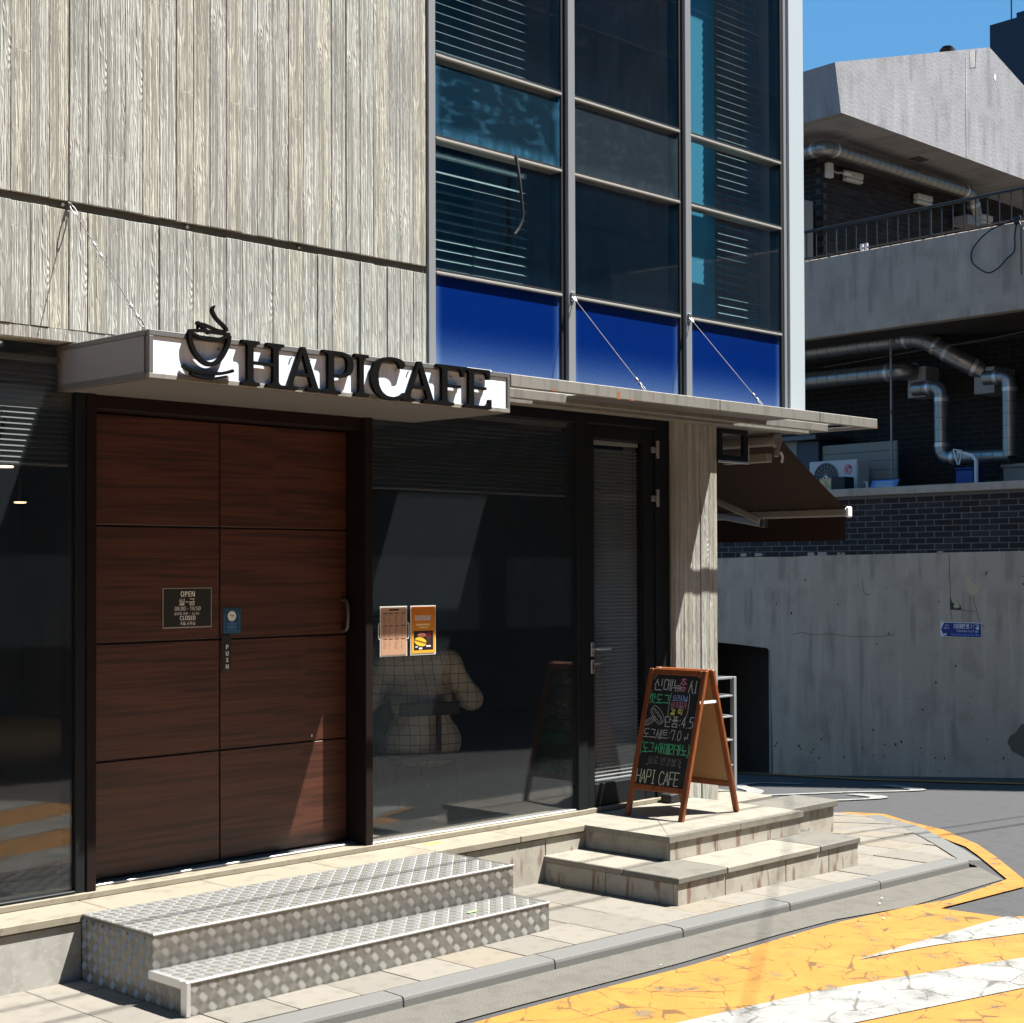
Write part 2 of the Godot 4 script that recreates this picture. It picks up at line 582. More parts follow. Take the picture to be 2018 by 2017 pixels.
	textured("paving", mixed(sw, sw, Color(0.60, 0.575, 0.53), [[s1, Color(0.53, 0.505, 0.46), 0.5, 0.9, 0.7], [s2, Color(0.44, 0.42, 0.39), 0.52, 0.9, 0.75], [s2, Color(0.70, 0.67, 0.62), 0.42, 0.1, 0.65], [s4, Color(0.50, 0.43, 0.34), 0.82, 0.95, 0.35]]), Vector2(1.3, 1.3), 0.9, grey(sw, sw, s2), 0.15)
	M.paving_grey = M.paving.duplicate()
	M.paving_grey.albedo_color = Color(0.94, 0.94, 0.945)
	M.paving_warm = M.paving.duplicate()
	M.paving_warm.albedo_color = Color(1.0, 0.98, 0.945)
	textured("kerb_granite", mixed(sw, sw, Color(0.47, 0.468, 0.455), [[a3, Color(0.34, 0.34, 0.33), 0.5, 0.8, 0.7], [a2, Color(0.66, 0.65, 0.63), 0.62, 0.88, 0.6], [s2, Color(0.36, 0.36, 0.355), 0.5, 0.85, 0.6], [s2, Color(0.61, 0.605, 0.59), 0.42, 0.12, 0.7], [s1, Color(0.46, 0.47, 0.46), 0.5, 0.9, 0.6]]), Vector2(1.5, 1.5), 0.85, grey(sw, sw, s2), 0.1)
	# --- asphalt and gutter
	textured("asphalt", mixed(sw, sw, Color(0.30, 0.30, 0.305), [[s1, Color(0.26, 0.26, 0.265), 0.5, 0.85, 0.7], [a2, Color(0.42, 0.42, 0.41), 0.62, 0.88, 0.75], [a3, Color(0.19, 0.19, 0.195), 0.42, 0.15, 0.8]]), Vector2(0.9, 0.9), 0.92, grey(sw, sw, a3), 0.3)
	textured("gutter_concrete", mixed(sw, sw, Color(0.44, 0.425, 0.395), [[s1, Color(0.39, 0.375, 0.345), 0.45, 0.85, 0.7], [a2, Color(0.60, 0.575, 0.53), 0.6, 0.88, 0.75], [a3, Color(0.34, 0.33, 0.30), 0.44, 0.16, 0.8]]), Vector2(0.9, 0.9), 0.92, grey(sw, sw, a3), 0.35)
	# --- road paint, worn and cracked
	var ck := nz(sw, sw, 0.011, 1, 51, 1, 1, FastNoiseLite.TYPE_CELLULAR, false)
	var ck2 := nz(sw, sw, 0.028, 1, 52, 1, 1, FastNoiseLite.TYPE_CELLULAR, false)
	var wear := nz(sw, sw, 0.01, 5, 53)
	var cracks := PackedByteArray()
	cracks.resize(sw * sw)
	for i in sw * sw:
		var c := clampi(255 - ck[i] * 13 + (wear[i] - 128), 0, 255)
		var c2 := clampi(255 - ck2[i] * 16 + (wear[i] - 160) * 2, 0, 255)
		cracks[i] = maxi(c, c2)
	textured("yellow_paint", mixed(sw, sw, Color(0.73, 0.495, 0.16), [[s1, Color(0.77, 0.54, 0.20), 0.45, 0.85, 0.7], [wear, Color(0.66, 0.46, 0.17), 0.52, 0.8, 0.65], [a2, Color(0.62, 0.45, 0.18), 0.66, 0.92, 0.6], [wear, Color(0.46, 0.41, 0.34), 0.76, 0.88, 0.8], [cracks, Color(0.36, 0.26, 0.11), 0.62, 0.9, 0.75]]), Vector2(0.42, 0.42), 0.75, grey(sw, sw, a3), 0.12)
	textured("white_paint", mixed(sw, sw, Color(0.61, 0.61, 0.595), [[s1, Color(0.66, 0.66, 0.645), 0.45, 0.85, 0.7], [wear, Color(0.52, 0.515, 0.50), 0.52, 0.82, 0.65], [a2, Color(0.66, 0.65, 0.62), 0.70, 0.92, 0.6], [wear, Color(0.44, 0.43, 0.41), 0.82, 0.92, 0.8], [cracks, Color(0.34, 0.33, 0.30), 0.62, 0.9, 0.75]]), Vector2(0.42, 0.42), 0.75, grey(sw, sw, a3), 0.12)
	# --- stained plaster of the side street
	var p1 := nz(sw, sw, 0.0045, 5, 61)
	var p2 := nz(sw, sw, 0.012, 4, 62, 1, 8)
	var p3 := nz(sw, sw, 0.05, 3, 63)
	textured("grey_plaster", mixed(sw, sw, Color(0.78, 0.725, 0.665), [[p1, Color(0.71, 0.655, 0.60), 0.45, 0.85, 0.8], [p2, Color(0.62, 0.575, 0.53), 0.58, 0.9, 0.6], [p2, Color(0.85, 0.80, 0.745), 0.4, 0.12, 0.55], [p3, Color(0.52, 0.48, 0.45), 0.80, 0.93, 0.5]]), Vector2(0.3, 0.3), 0.92, grey(sw, sw, p3), 0.2)
	M.grey_plaster_light = M.grey_plaster.duplicate()
	M.grey_plaster_light.albedo_color = Color(0.92, 0.945, 0.98)
	M.hood_plaster = M.grey_plaster.duplicate()
	M.hood_plaster.albedo_color = Color(0.74, 0.79, 0.87)
	M.hood_pale = M.grey_plaster.duplicate()
	M.hood_pale.albedo_color = Color(0.86, 0.91, 0.98)
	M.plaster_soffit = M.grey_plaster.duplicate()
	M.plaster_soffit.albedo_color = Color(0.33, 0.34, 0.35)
	textured("dark_brick", mixed(512, 512, Color(0.135, 0.13, 0.13), [[nz(512, 512, 0.03, 3, 71), Color(0.085, 0.08, 0.08), 0.45, 0.8, 0.8], [nz(512, 512, 0.12, 2, 72), Color(0.21, 0.20, 0.195), 0.62, 0.9, 0.6]]), Vector2(2, 2), 0.85)
	M.dark_brick_brown = M.dark_brick.duplicate()
	M.dark_brick_brown.albedo_color = Color(1.0, 0.84, 0.78)
	M.dark_brick_pale = M.dark_brick.duplicate()
	M.dark_brick_pale.albedo_color = Color(1.35, 1.32, 1.3)
	mat("mortar", col(0.16, 0.155, 0.15), 0.95)
	mat("mortar_dark", col(0.06, 0.06, 0.06), 0.95)
	# --- painted metal, aluminium
	var mt := nz(512, 512, 0.02, 3, 81, 1, 8)
	var mt2 := nz(512, 512, 0.09, 3, 82)
	var brushed := textured("sign_white", mixed(512, 512, Color(0.86, 0.90, 0.945), [[mt, Color(0.80, 0.84, 0.885), 0.5, 0.85, 0.7]]), Vector2(3, 1.5), 0.5)
	brushed.metallic = 0.0
	var gal := textured("canopy_steel", mixed(512, 512, Color(0.62, 0.61, 0.58), [[mt, Color(0.54, 0.53, 0.50), 0.5, 0.85, 0.7], [mt2, Color(0.50, 0.44, 0.36), 0.72, 0.9, 0.5]]), Vector2(1.5, 1.5), 0.6)
	gal.metallic = 0.15
	var chk := textured("tread_aluminium", mixed(512, 512, Color(0.62, 0.615, 0.59), [[mt2, Color(0.53, 0.52, 0.495), 0.5, 0.85, 0.7], [nz(512, 512, 0.015, 4, 83), Color(0.54, 0.525, 0.485), 0.5, 0.8, 0.6]]), Vector2(1.5, 1.5), 0.36)
	chk.metallic = 0.5
	mat("lug_glint_aluminium", col(0.50, 0.49, 0.465), 0.28, 0.4)  # bright glints of the raised bars put into a lighter colour
	mat("aluminium", col(0.62, 0.62, 0.62), 0.35, 0.7)
	mat("pilaster_metal", col(0.44, 0.49, 0.52), 0.5, 0.1)
	mat("mullion_grey", col(0.24, 0.25, 0.26), 0.45, 0.2)
	mat("gasket", col(0.008, 0.009, 0.011), 0.6)
	mat("sill_white", col(0.42, 0.41, 0.38), 0.6)
	mat("frame_black", col(0.009, 0.011, 0.013), 0.5).metallic_specular = 0.3
	mat("door_frame_brown", col(0.010, 0.005, 0.004), 0.6).metallic_specular = 0.3
	mat("groove_olive", col(0.10, 0.09, 0.07), 0.6)
	mat("steel", col(0.45, 0.45, 0.45), 0.35, 0.85)
	mat("steel_dark", col(0.10, 0.10, 0.10), 0.4, 0.6)
	mat("letter_black", col(0.003, 0.003, 0.003), 0.6).metallic_specular = 0.2
	mat("sign_edge", col(0.13, 0.13, 0.13), 0.45, 0.2)
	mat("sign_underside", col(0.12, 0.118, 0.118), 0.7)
	mat("sign_side_shade", col(0.20, 0.20, 0.205), 0.6)  # side of the white box, its shade put into a darker colour
	mat("stay_wire", col(0.09, 0.09, 0.10), 0.5)
	mat("rail_black", col(0.012, 0.012, 0.013), 0.5)
	mat("rust", col(0.26, 0.09, 0.03), 0.9)
	# --- sheet-metal ducts
	var dm := textured("duct_metal", mixed(512, 512, Color(0.60, 0.60, 0.585), [[mt2, Color(0.50, 0.50, 0.49), 0.45, 0.85, 0.7], [mt, Color(0.68, 0.68, 0.67), 0.55, 0.85, 0.5]]), Vector2(2, 2), 0.36)
	dm.metallic = 0.8
	mat("duct_seam", col(0.12, 0.12, 0.12), 0.5, 0.5)
	# --- glass
	pane("shop_glass", col(0.36, 0.45, 0.50), 0.014)
	pane("shop_glass_clear", col(0.10, 0.12, 0.12), 0.01)
	pane("tinted_glass", col(0.001, 0.016, 0.036), 0.16)
	pane("dirty_glass", col(0.014, 0.055, 0.085), 0.6)
	pane("hazy_glass", col(0.035, 0.042, 0.05), 0.6)
	pane("canopy_glass", col(0.05, 0.06, 0.06), 0.05)
	# blue spandrels, painted paler towards their lower and outer edges
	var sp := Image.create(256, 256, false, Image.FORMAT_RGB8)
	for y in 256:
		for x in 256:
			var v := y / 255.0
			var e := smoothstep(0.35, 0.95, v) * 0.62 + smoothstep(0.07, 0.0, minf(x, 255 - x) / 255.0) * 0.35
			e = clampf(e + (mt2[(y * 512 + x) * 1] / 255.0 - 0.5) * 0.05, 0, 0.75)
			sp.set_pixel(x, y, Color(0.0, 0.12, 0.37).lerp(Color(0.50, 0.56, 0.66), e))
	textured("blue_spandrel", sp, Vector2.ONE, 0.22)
	# films of dirt on the panes of the curtain wall
	var films := [[Color(0.10, 0.40, 0.54), 0.08, 0.62, "film_streaked"], [Color(0.22, 0.30, 0.35), 0.18, 0.28, "film_hazy"], [Color(0.10, 0.26, 0.36), 0.006, 0.08, "film_light"]]
	var st1 := nz(256, 256, 0.06, 4, 91, 1, 16)
	var st2 := nz(256, 256, 0.02, 3, 92)
	for f in films:
		var im := Image.create(256, 256, false, Image.FORMAT_RGBA8)
		for y in 256:
			for x in 256:
				var i := y * 256 + x
				var edge := maxf(smoothstep(0.80, 1.0, y / 255.0), smoothstep(0.06, 0.0, minf(x, 255 - x) / 255.0) * 0.7)
				var a: float = f[1] + f[2] * (edge * (0.4 + st1[i] / 255.0) * 0.6 + smoothstep(0.5, 1.0, st2[i] / 255.0) * (0.3 + st1[i] / 255.0) * 0.45)
				im.set_pixel(x, y, Color(f[0].r, f[0].g, f[0].b, clampf(a, 0, 0.9)))
		var fm := textured(f[3], im, Vector2.ONE, 0.6)
		fm.transparency = BaseMaterial3D.TRANSPARENCY_ALPHA
	mat("blind_glass_tint", col(0.24, 0.40, 0.41), 0.6)  # teal of the tinted glass put into the slat colour
	mat("blind_grey", col(0.045, 0.055, 0.056), 0.55)
	mat("blind_pale", col(0.26, 0.29, 0.29), 0.55)
	mat("glass_tint_wall", col(0.07, 0.47, 0.72), 0.8)  # white wall; cyan of sunlight through tinted glass put into its colour
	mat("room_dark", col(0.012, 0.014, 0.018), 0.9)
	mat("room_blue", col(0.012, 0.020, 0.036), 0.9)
	mat("room_pale", col(0.22, 0.22, 0.20), 0.9)
	mat("floor_dark", col(0.03, 0.026, 0.023), 0.6)
	# --- small things
	mat("chalkboard", col(0.006, 0.006, 0.007), 0.75)
	var fw := mixed(dw, dh, Color(0.50, 0.265, 0.115), [[g1, Color(0.38, 0.19, 0.075), 0.45, 0.8, 0.8], [g2, Color(0.57, 0.32, 0.16), 0.55, 0.85, 0.6]])
	fw.rotate_90(CLOCKWISE)
	textured("frame_wood", fw, Vector2(5, 1.2), 0.5)
	textured("board_back", mixed(512, 512, Color(0.62, 0.49, 0.34), [[mt2, Color(0.56, 0.43, 0.29), 0.5, 0.85, 0.6]]), Vector2(2, 2), 0.8)
	for c in [["chalk_white", col(0.46, 0.46, 0.45)], ["chalk_cream", col(0.50, 0.52, 0.38)], ["chalk_pink", col(0.48, 0.19, 0.27)], ["chalk_green", col(0.07, 0.42, 0.19)], ["chalk_blue", col(0.25, 0.34, 0.62)], ["chalk_yellow", col(0.62, 0.60, 0.12)], ["chalk_faint", col(0.16, 0.15, 0.155)]]:
		mat(c[0], c[1], 0.95)
	mat("print_white", col(0.72, 0.71, 0.68), 0.7)
	mat("print_grey", col(0.34, 0.34, 0.32), 0.7)
	mat("paper_black", col(0.012, 0.012, 0.011), 0.5)
	mat("tag_teal", col(0.006, 0.060, 0.115), 0.5)
	mat("sign_blue", col(0.006, 0.012, 0.17), 0.45)
	mat("sign_light_blue", col(0.10, 0.22, 0.50), 0.6)
	mat("awning_brown", col(0.020, 0.008, 0.0035), 0.95)
	mat("awning_metal", col(0.30, 0.28, 0.26), 0.45, 0.3)
	mat("white_plastic", col(0.70, 0.70, 0.68), 0.5)
	mat("grey_plastic", col(0.30, 0.30, 0.30), 0.6)
	mat("ac_shell", col(0.50, 0.50, 0.49), 0.5)
	mat("ac_grille", col(0.03, 0.03, 0.032), 0.5)
	mat("logo_red", col(0.42, 0.012, 0.05), 0.5)
	mat("bin_blue", col(0.01, 0.05, 0.22), 0.6)
	mat("panel_beige", col(0.24, 0.235, 0.20), 0.7)
	mat("lamp_glass", col(0.60, 0.60, 0.58), 0.5)
	mat("lamp_ring", col(0.015, 0.015, 0.015), 0.5)
	mat("cable_black", col(0.008, 0.008, 0.009), 0.6)
	mat("tower_dark", col(0.018, 0.024, 0.038), 0.6)
	mat("tower_band", col(0.030, 0.038, 0.055), 0.5)
	mat("peeled_cream", col(0.55, 0.45, 0.26), 0.9)
	mat("peeled_dark", col(0.06, 0.055, 0.05), 0.95)
	mat("peeled_brown", col(0.15, 0.12, 0.085), 0.95)
	mat("yellow_tape", col(0.75, 0.70, 0.05), 0.6)
	mat("green_tape", col(0.30, 0.62, 0.16), 0.6)
	mat("chair_dark", col(0.010, 0.010, 0.011), 0.6)
	mat("trousers", col(0.02, 0.022, 0.028), 0.9)
	mat("skin", col(0.42, 0.26, 0.18), 0.6)
	mat("hair", col(0.012, 0.010, 0.009), 0.5)
	var glow := mat("ceiling_lamp_glow", col(0.9, 0.75, 0.5), 0.5)
	glow.emission_enabled = true
	glow.emission = Color(1.0, 0.86, 0.62)
	glow.emission_energy_multiplier = 1.6
	# checked shirt
	var ch := Image.create(256, 256, false, Image.FORMAT_RGB8)
	for y in 256:
		for x in 256:
			var k := 0.0
			if x % 64 < 5:
				k += 0.75
			if y % 64 < 5:
				k += 0.75
			if x % 64 > 30 and x % 64 < 33:
				k += 0.15
			ch.set_pixel(x, y, Color(0.80, 0.79, 0.74).lerp(Color(0.22, 0.22, 0.21), clampf(k, 0, 0.9)))
	var shirt := textured("checked_shirt", ch, Vector2(4.2, 4.2), 0.95)
	shirt.uv1_triplanar = true
	shirt.uv1_scale = Vector3(4.2, 4.2, 4.2)
	# the two sheets taped to the window
	var mn := Image.create(160, 228, false, Image.FORMAT_RGB8)
	mn.fill(Color(0.70, 0.55, 0.45))
	mn.fill_rect(Rect2i(50, 8, 60, 8), Color(0.13, 0.07, 0.05))
	for blk in [[26, 8], [86, 10], [150, 8]]:
		for cx in [12, 46, 84, 124]:
			mn.fill_rect(Rect2i(cx, blk[0], 26, 5), Color(0.30, 0.18, 0.12))
			for k in blk[1]:
				var ln: int = 10 + (k * 7 + int(cx)) % 17
				mn.fill_rect(Rect2i(cx, blk[0] + 12 + k * 5, ln if cx in [12, 84] else ln / 2, 2), Color(0.46, 0.33, 0.25))
	textured("menu_print", mn, Vector2.ONE, 0.6)
	var po := Image.create(160, 228, false, Image.FORMAT_RGB8)
	for y in 228:
		for x in 160:
			var c := Color(0.78, 0.42, 0.06).lerp(Color(0.86, 0.58, 0.16), y / 160.0)
			if y > 118 and y < 214 and x > 14 and x < 146:
				c = Color(0.10, 0.09, 0.10)
				var e1 := Vector2((x - 60) / 42.0 * 0.95 + (y - 172) / 40.0 * 0.3, (y - 172) / 22.0 - (x - 60) / 90.0)
				if e1.length() < 1:
					c = Color(0.93, 0.75, 0.22) if absf(e1.y) > 0.22 else Color(0.55, 0.40, 0.08)
				var e2 := Vector2((x - 68) / 30.0, (y - 140) / 11.0)
				if e2.length() < 1:
					c = Color(0.78, 0.50, 0.42) if e2.y < 0.1 else Color(0.60, 0.33, 0.22)
				if x > 98 and x < 132 and y > 122 and y < 190:
					c = Color(0.50, 0.14, 0.16) if (x + y) % 17 < 8 and y < 156 else Color(0.20, 0.15, 0.15)
				if x > 98 and x < 130 and y > 190 and y < 199:
					c = Color(0.9, 0.9, 0.9)
				if y > 193 and y < 200 and x > 24 and x < 42 or y > 200 and y < 210 and x > 48 and x < 72:
					c = Color(0.9, 0.9, 0.9)
			po.set_pixel(x, y, c)
	for k in 9:
		po.fill_rect(Rect2i(24 + k * 12, 42 + (k % 2) * 2, 10, 26), Color(0.78, 0.72, 0.70))
	for k in 7:
		po.fill_rect(Rect2i(34 + k * 13, 84, 10, 9), Color(0.95, 0.88, 0.66))
		po.fill_rect(Rect2i(52 + k * 9, 99, 6, 7), Color(0.95, 0.88, 0.66))
	textured("poster_print", po, Vector2.ONE, 0.5)

# ---------------------------------------------------------------- the scene
func _ready() -> void:
	rng.seed = 20240501
	# camera: an upright phone picture, its lens shifted up a little
	var cam := Camera3D.new()
	cam.name = "camera"
	cam.projection = Camera3D.PROJECTION_FRUSTUM
	cam.near = 0.1
	cam.far = 400.0
	cam.size = 2.0 * cam.near * 1008.5 / 3122.94
	cam.frustum_offset = Vector2(0, cam.near * 60.55 / 3122.94)
	add_child(cam)
	cam.transform = Transform3D(Basis(Vector3(0.697845, -0.003098, 0.716242), Vector3(-0.010463, 0.99984, 0.014519), Vector3(-0.716173, -0.017626, 0.697701)), CAMERA)
	cam.current = true
	# sky and sun
	var sky := ProceduralSkyMaterial.new()
	sky.sky_top_color = Color(0.34, 0.62, 0.88)
	sky.sky_horizon_color = Color(0.56, 0.79, 0.95)
	sky.sky_curve = 0.16
	sky.ground_bottom_color = Color(0.30, 0.29, 0.28)
	sky.ground_horizon_color = Color(0.45, 0.45, 0.45)
	sky.sun_angle_max = 12.0
	var env := Environment.new()
	env.background_mode = Environment.BG_SKY
	env.sky = Sky.new()
	env.sky.sky_material = sky
	env.background_energy_multiplier = 0.30
	env.tonemap_mode = Environment.TONE_MAPPER_LINEAR
	env.tonemap_exposure = 3.25
	env.sdfgi_enabled = true
	env.ssao_enabled = true
	env.ssil_enabled = true
	var we := WorldEnvironment.new()
	we.name = "world_environment"
	we.environment = env
	add_child(we)
	var sun := DirectionalLight3D.new()
	sun.name = "sun"
	sun.light_color = Color(1.0, 0.985, 0.955)
	sun.light_energy = 1.6
	sun.light_angular_distance = 0.5
	sun.shadow_enabled = true
	add_child(sun)
	sun.look_at_from_position(Vector3(0.36, 1, 0.335) * 30, Vector3.ZERO, Vector3.UP)

	make_materials()
	soften()
	build_ground()
	build_cafe()
	build_steps()
	build_sign_and_canopy()
	build_glazing()
	build_inside()
	build_chalkboard_sign()
	build_side_of_cafe()
	build_corner_building()
	build_corner_details()
	build_far()

func soften() -> void:
	# outdoor base colours darkened to suit the exposure; plaster warmed against blue skylight
	for n in ["stone_tread", "stone_grey", "coping", "paving", "paving_grey", "paving_warm"]:
		var m: StandardMaterial3D = M[n]
		m.albedo_color = (m.albedo_color.srgb_to_linear() * 0.58).linear_to_srgb()
	for n in ["asphalt", "stone_riser", "plinth_concrete", "kerb_granite", "gutter_concrete", "yellow_paint", "white_paint", "canopy_steel", "tread_aluminium", "sill_white"]:
		var m: StandardMaterial3D = M[n]
		var l := m.albedo_color.srgb_to_linear()
		m.albedo_color = (l * 0.62).linear_to_srgb()
	for n in ["board_concrete", "board_concrete_dark", "board_concrete_warm", "board_concrete_pale"]:
		var m: StandardMaterial3D = M[n]
		var l := m.albedo_color.srgb_to_linear()
		m.albedo_color = (l * 0.77).linear_to_srgb()
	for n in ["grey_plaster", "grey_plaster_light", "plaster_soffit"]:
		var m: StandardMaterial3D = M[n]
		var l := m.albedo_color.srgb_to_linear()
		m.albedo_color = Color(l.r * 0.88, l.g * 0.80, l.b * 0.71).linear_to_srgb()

# ---------------------------------------------------------------- ground
func build_ground() -> void:
	var road := struct("road")
	part(road, "asphalt", sheet([Vector2(-60, -60), Vector2(60, -60), Vector2(60, 60), Vector2(-60, 60)], -0.052), M.asphalt)
	part(road, "gutter", sheet([Vector2(-8, 0.75), Vector2(4.1, 1.30), Vector2(5.9, 1.38), Vector2(8.7, 1.41), Vector2(8.374, 1.76), Vector2(7.3, 1.79), Vector2(6.75, 1.70), Vector2(5.48, 1.70), Vector2(4.58, 1.66), Vector2(-8, 1.30)], -0.046), M.gutter_concrete)
	part(road, "yellow_paint", sheet([Vector2(-8, 1.38), Vector2(4.583, 1.72), Vector2(5.484, 1.771), Vector2(6.7, 1.757), Vector2(7.3, 1.80), Vector2(7.614, 1.851), Vector2(8.374, 1.785), Vector2(8.44, 1.853), Vector2(8.23, 1.957), Vector2(7.358, 1.935), Vector2(7.393, 2.276), Vector2(7.9, 2.5), Vector2(6.6, 3.5), Vector2(5.0, 6.4), Vector2(-8, 6.4)], -0.042), M.yellow_paint)
	part(road, "yellow_line", sheet([Vector2(8.374, 1.785), Vector2(9.3, 1.03), Vector2(10.08, 0.1), Vector2(10.89, -0.62), Vector2(11.05, -1.19), Vector2(11.30, -1.10), Vector2(11.2, -0.70), Vector2(10.5, -0.05), Vector2(9.478, 1.02), Vector2(8.44, 1.853)], -0.041), M.yellow_paint)
	part(road, "yellow_line", sheet([Vector2(17.6, -7.0), Vector2(16.15, -3.95), Vector2(15.6, -1.6), Vector2(14.2, 2.0), Vector2(14.4, 2.05), Vector2(15.85, -1.6), Vector2(16.4, -3.95), Vector2(17.75, -6.9)], -0.041), M.yellow_paint)
	for s in [[Vector2(6.07, 2.25), Vector2(7.402, 2.275), Vector2(7.42, 2.358), Vector2(9.2, 3.04), Vector2(9.05, 3.35), Vector2(7.101, 2.516), Vector2(6.6, 2.36)],
			[Vector2(3.2, 2.02), Vector2(4.767, 2.282), Vector2(5.496, 2.407), Vector2(6.628, 2.751), Vector2(9.2, 3.6), Vector2(9.1, 4.0), Vector2(6.136, 2.995), Vector2(5.224, 2.766), Vector2(3.1, 2.40)],
			[Vector2(1.8, 2.45), Vector2(4.5, 3.05), Vector2(8.8, 4.5), Vector2(8.6, 4.85), Vector2(4.4, 3.42), Vector2(1.7, 2.82)],
			[Vector2(1.0, 3.15), Vector2(4.2, 3.9), Vector2(8.4, 5.35), Vector2(8.2, 5.7), Vector2(4.0, 4.28), Vector2(0.9, 3.5)],
			[Vector2(0.2, 3.9), Vector2(3.4, 4.65), Vector2(7.6, 6.1), Vector2(7.4, 6.4), Vector2(3.2, 5.0), Vector2(0.1, 4.25)],
			[Vector2(-4.5, 1.75), Vector2(-1.0, 2.0), Vector2(1.2, 2.6), Vector2(1.1, 2.95), Vector2(-1.2, 2.35), Vector2(-4.5, 2.1)]]:
		for q in Geometry2D.intersect_polygons(PackedVector2Array(s), PackedVector2Array([Vector2(-8, 1.2), Vector2(7.3, 1.9), Vector2(7.393, 2.276), Vector2(7.95, 2.5), Vector2(6.65, 3.5), Vector2(5.05, 6.4), Vector2(-8, 6.4)])):
			part(road, "white_stripe", sheet(Array(q), -0.038), M.white_paint)
	for s in [[[Vector2(13.15, -3.25), Vector2(13.6, -2.95), Vector2(13.95, -2.72), Vector2(14.2, -2.35), Vector2(14.5, -2.30), Vector2(15.2, -3.1)], 0.16], [[Vector2(12.5, -2.22), Vector2(12.85, -2.0), Vector2(13.1, -1.92), Vector2(13.35, -2.1), Vector2(13.6, -2.5)], 0.17],
			[[Vector2(13.3, -3.5), Vector2(13.9, -3.9), Vector2(14.7, -4.7), Vector2(15.3, -4.8), Vector2(15.2, -4.2)], 0.18]]:
		part(road, "white_lettering", sheet(Array(band(spline(s[0], 5), s[1])), -0.041), M.white_paint)
	# a litter of pale specks
	var lit := mb()
	for k in 12:
		var p := Vector2(rng.randf_range(5.0, 9.0), rng.randf_range(1.5, 2.9))
		var r := rng.randf_range(0.003, 0.008)
		box(lit, Vector3(-r, 0, -r * 0.7), Vector3(r, 0.004, r * 0.7), 0.0, Transform3D(Basis(Vector3.UP, rng.randf() * TAU), Vector3(p.x, ground_y(p.x, p.y) - 0.037, p.y)))
	part(road, "litter", lit, M.print_white).set_meta("kind", "stuff")

	# pavement: slabs on a bed
	var pav := struct("pavement")
	var outline := PackedVector2Array([Vector2(-4.0, 0.16), Vector2(8.0, 0.16), Vector2(8.0, -0.9), Vector2(11.0, -1.5), Vector2(10.54, -0.51), Vector2(8.54, 1.385), Vector2(8.50, 1.33), Vector2(7.65, 1.32), Vector2(5.9, 1.295), Vector2(5.07, 1.26), Vector2(4.05, 1.22), Vector2(-4.0, 0.80)])
	part(pav, "bed", sheet(Array(outline), -0.012), M.mortar)
	var zs := [-1.5, -1.2, -0.9, -0.6, -0.3, 0.0, 0.19, 0.37, 0.66, 0.96, 1.40]
	var shared := {}
	var mats := [M.paving, M.paving_grey, M.paving_warm, M.paving]
	var cover_a := Rect2(3.43, 0.2, 2.0, 0.77)
	var cover_b := Rect2(6.28, 0.2, 1.66, 0.88)
	for i in range(-24, 26):
		for j in zs.size() - 1:
			var x0 := 3.2 + i * 0.3
			var cell := Rect2(x0 + 0.003, zs[j] + 0.003, 0.294, zs[j + 1] - zs[j] - 0.006)
			if cover_a.encloses(cell) or cover_b.encloses(cell):
				continue
			for q in Geometry2D.intersect_polygons(outline, PackedVector2Array([cell.position, cell.position + Vector2(cell.size.x, 0), cell.end, cell.position + Vector2(0, cell.size.y)])):
				var c := cell.get_center()
				var y := ground_y(c.x, c.y) + rng.randf_range(-0.0022, 0.0015)
				var area := 0.0
				for k in q.size():
					area += q[k].cross(q[(k + 1) % q.size()]) / 2
				if absf(area) < 0.001:
					continue
				var slope := 0.0
				if x0 > 6.2:
					slope = (ground_y(c.x + 0.15, c.y) - ground_y(c.x - 0.15, c.y)) / 0.3
				var slope_z := (ground_y(c.x, c.y + 0.1) - ground_y(c.x, c.y - 0.1)) / 0.2 if x0 > 8.2 else 0.0
				var lay := Basis(Vector3(1, slope, 0).normalized(), Vector3(-slope, 1, -slope_z).normalized(), Vector3(0, slope_z, 1).normalized())
				var o: MeshInstance3D
				if absf(absf(area) - cell.get_area()) < 1e-4:
					var key := "%d_%d" % [j, rng.randi() % 3]
					if not shared.has(key):
						shared[key] = box_mesh(Vector3(-cell.size.x / 2, -0.03, -cell.size.y / 2), Vector3(cell.size.x / 2, 0, cell.size.y / 2), 0.004, Transform3D.IDENTITY, Vector2(rng.randf(), rng.randf()) * 3)
					o = piece(pav, "slab", shared[key], mats[rng.randi() % 4], Vector3(c.x, y, c.y))
				else:
					var st := mb()
					var pl := PackedVector2Array()
					for p in q:
						pl.append(Vector2(p.x - c.x, -(p.y - c.y)))
					prism(st, pl, -0.03, 0.0, Transform3D(Basis(Vector3.RIGHT, -PI / 2), Vector3.ZERO))
					o = piece(pav, "slab", st.commit(), mats[rng.randi() % 4], Vector3(c.x, y, c.y))
				o.basis = lay
	# kerb stones
	var edge := [Vector2(-4.0, 0.92), Vector2(0.8, 1.19), Vector2(1.65, 1.235), Vector2(2.5, 1.28), Vector2(3.35, 1.32), Vector2(4.2, 1.352), Vector2(5.05, 1.382), Vector2(5.9, 1.415), Vector2(6.75, 1.433), Vector2(7.6, 1.441), Vector2(8.575, 1.446)]
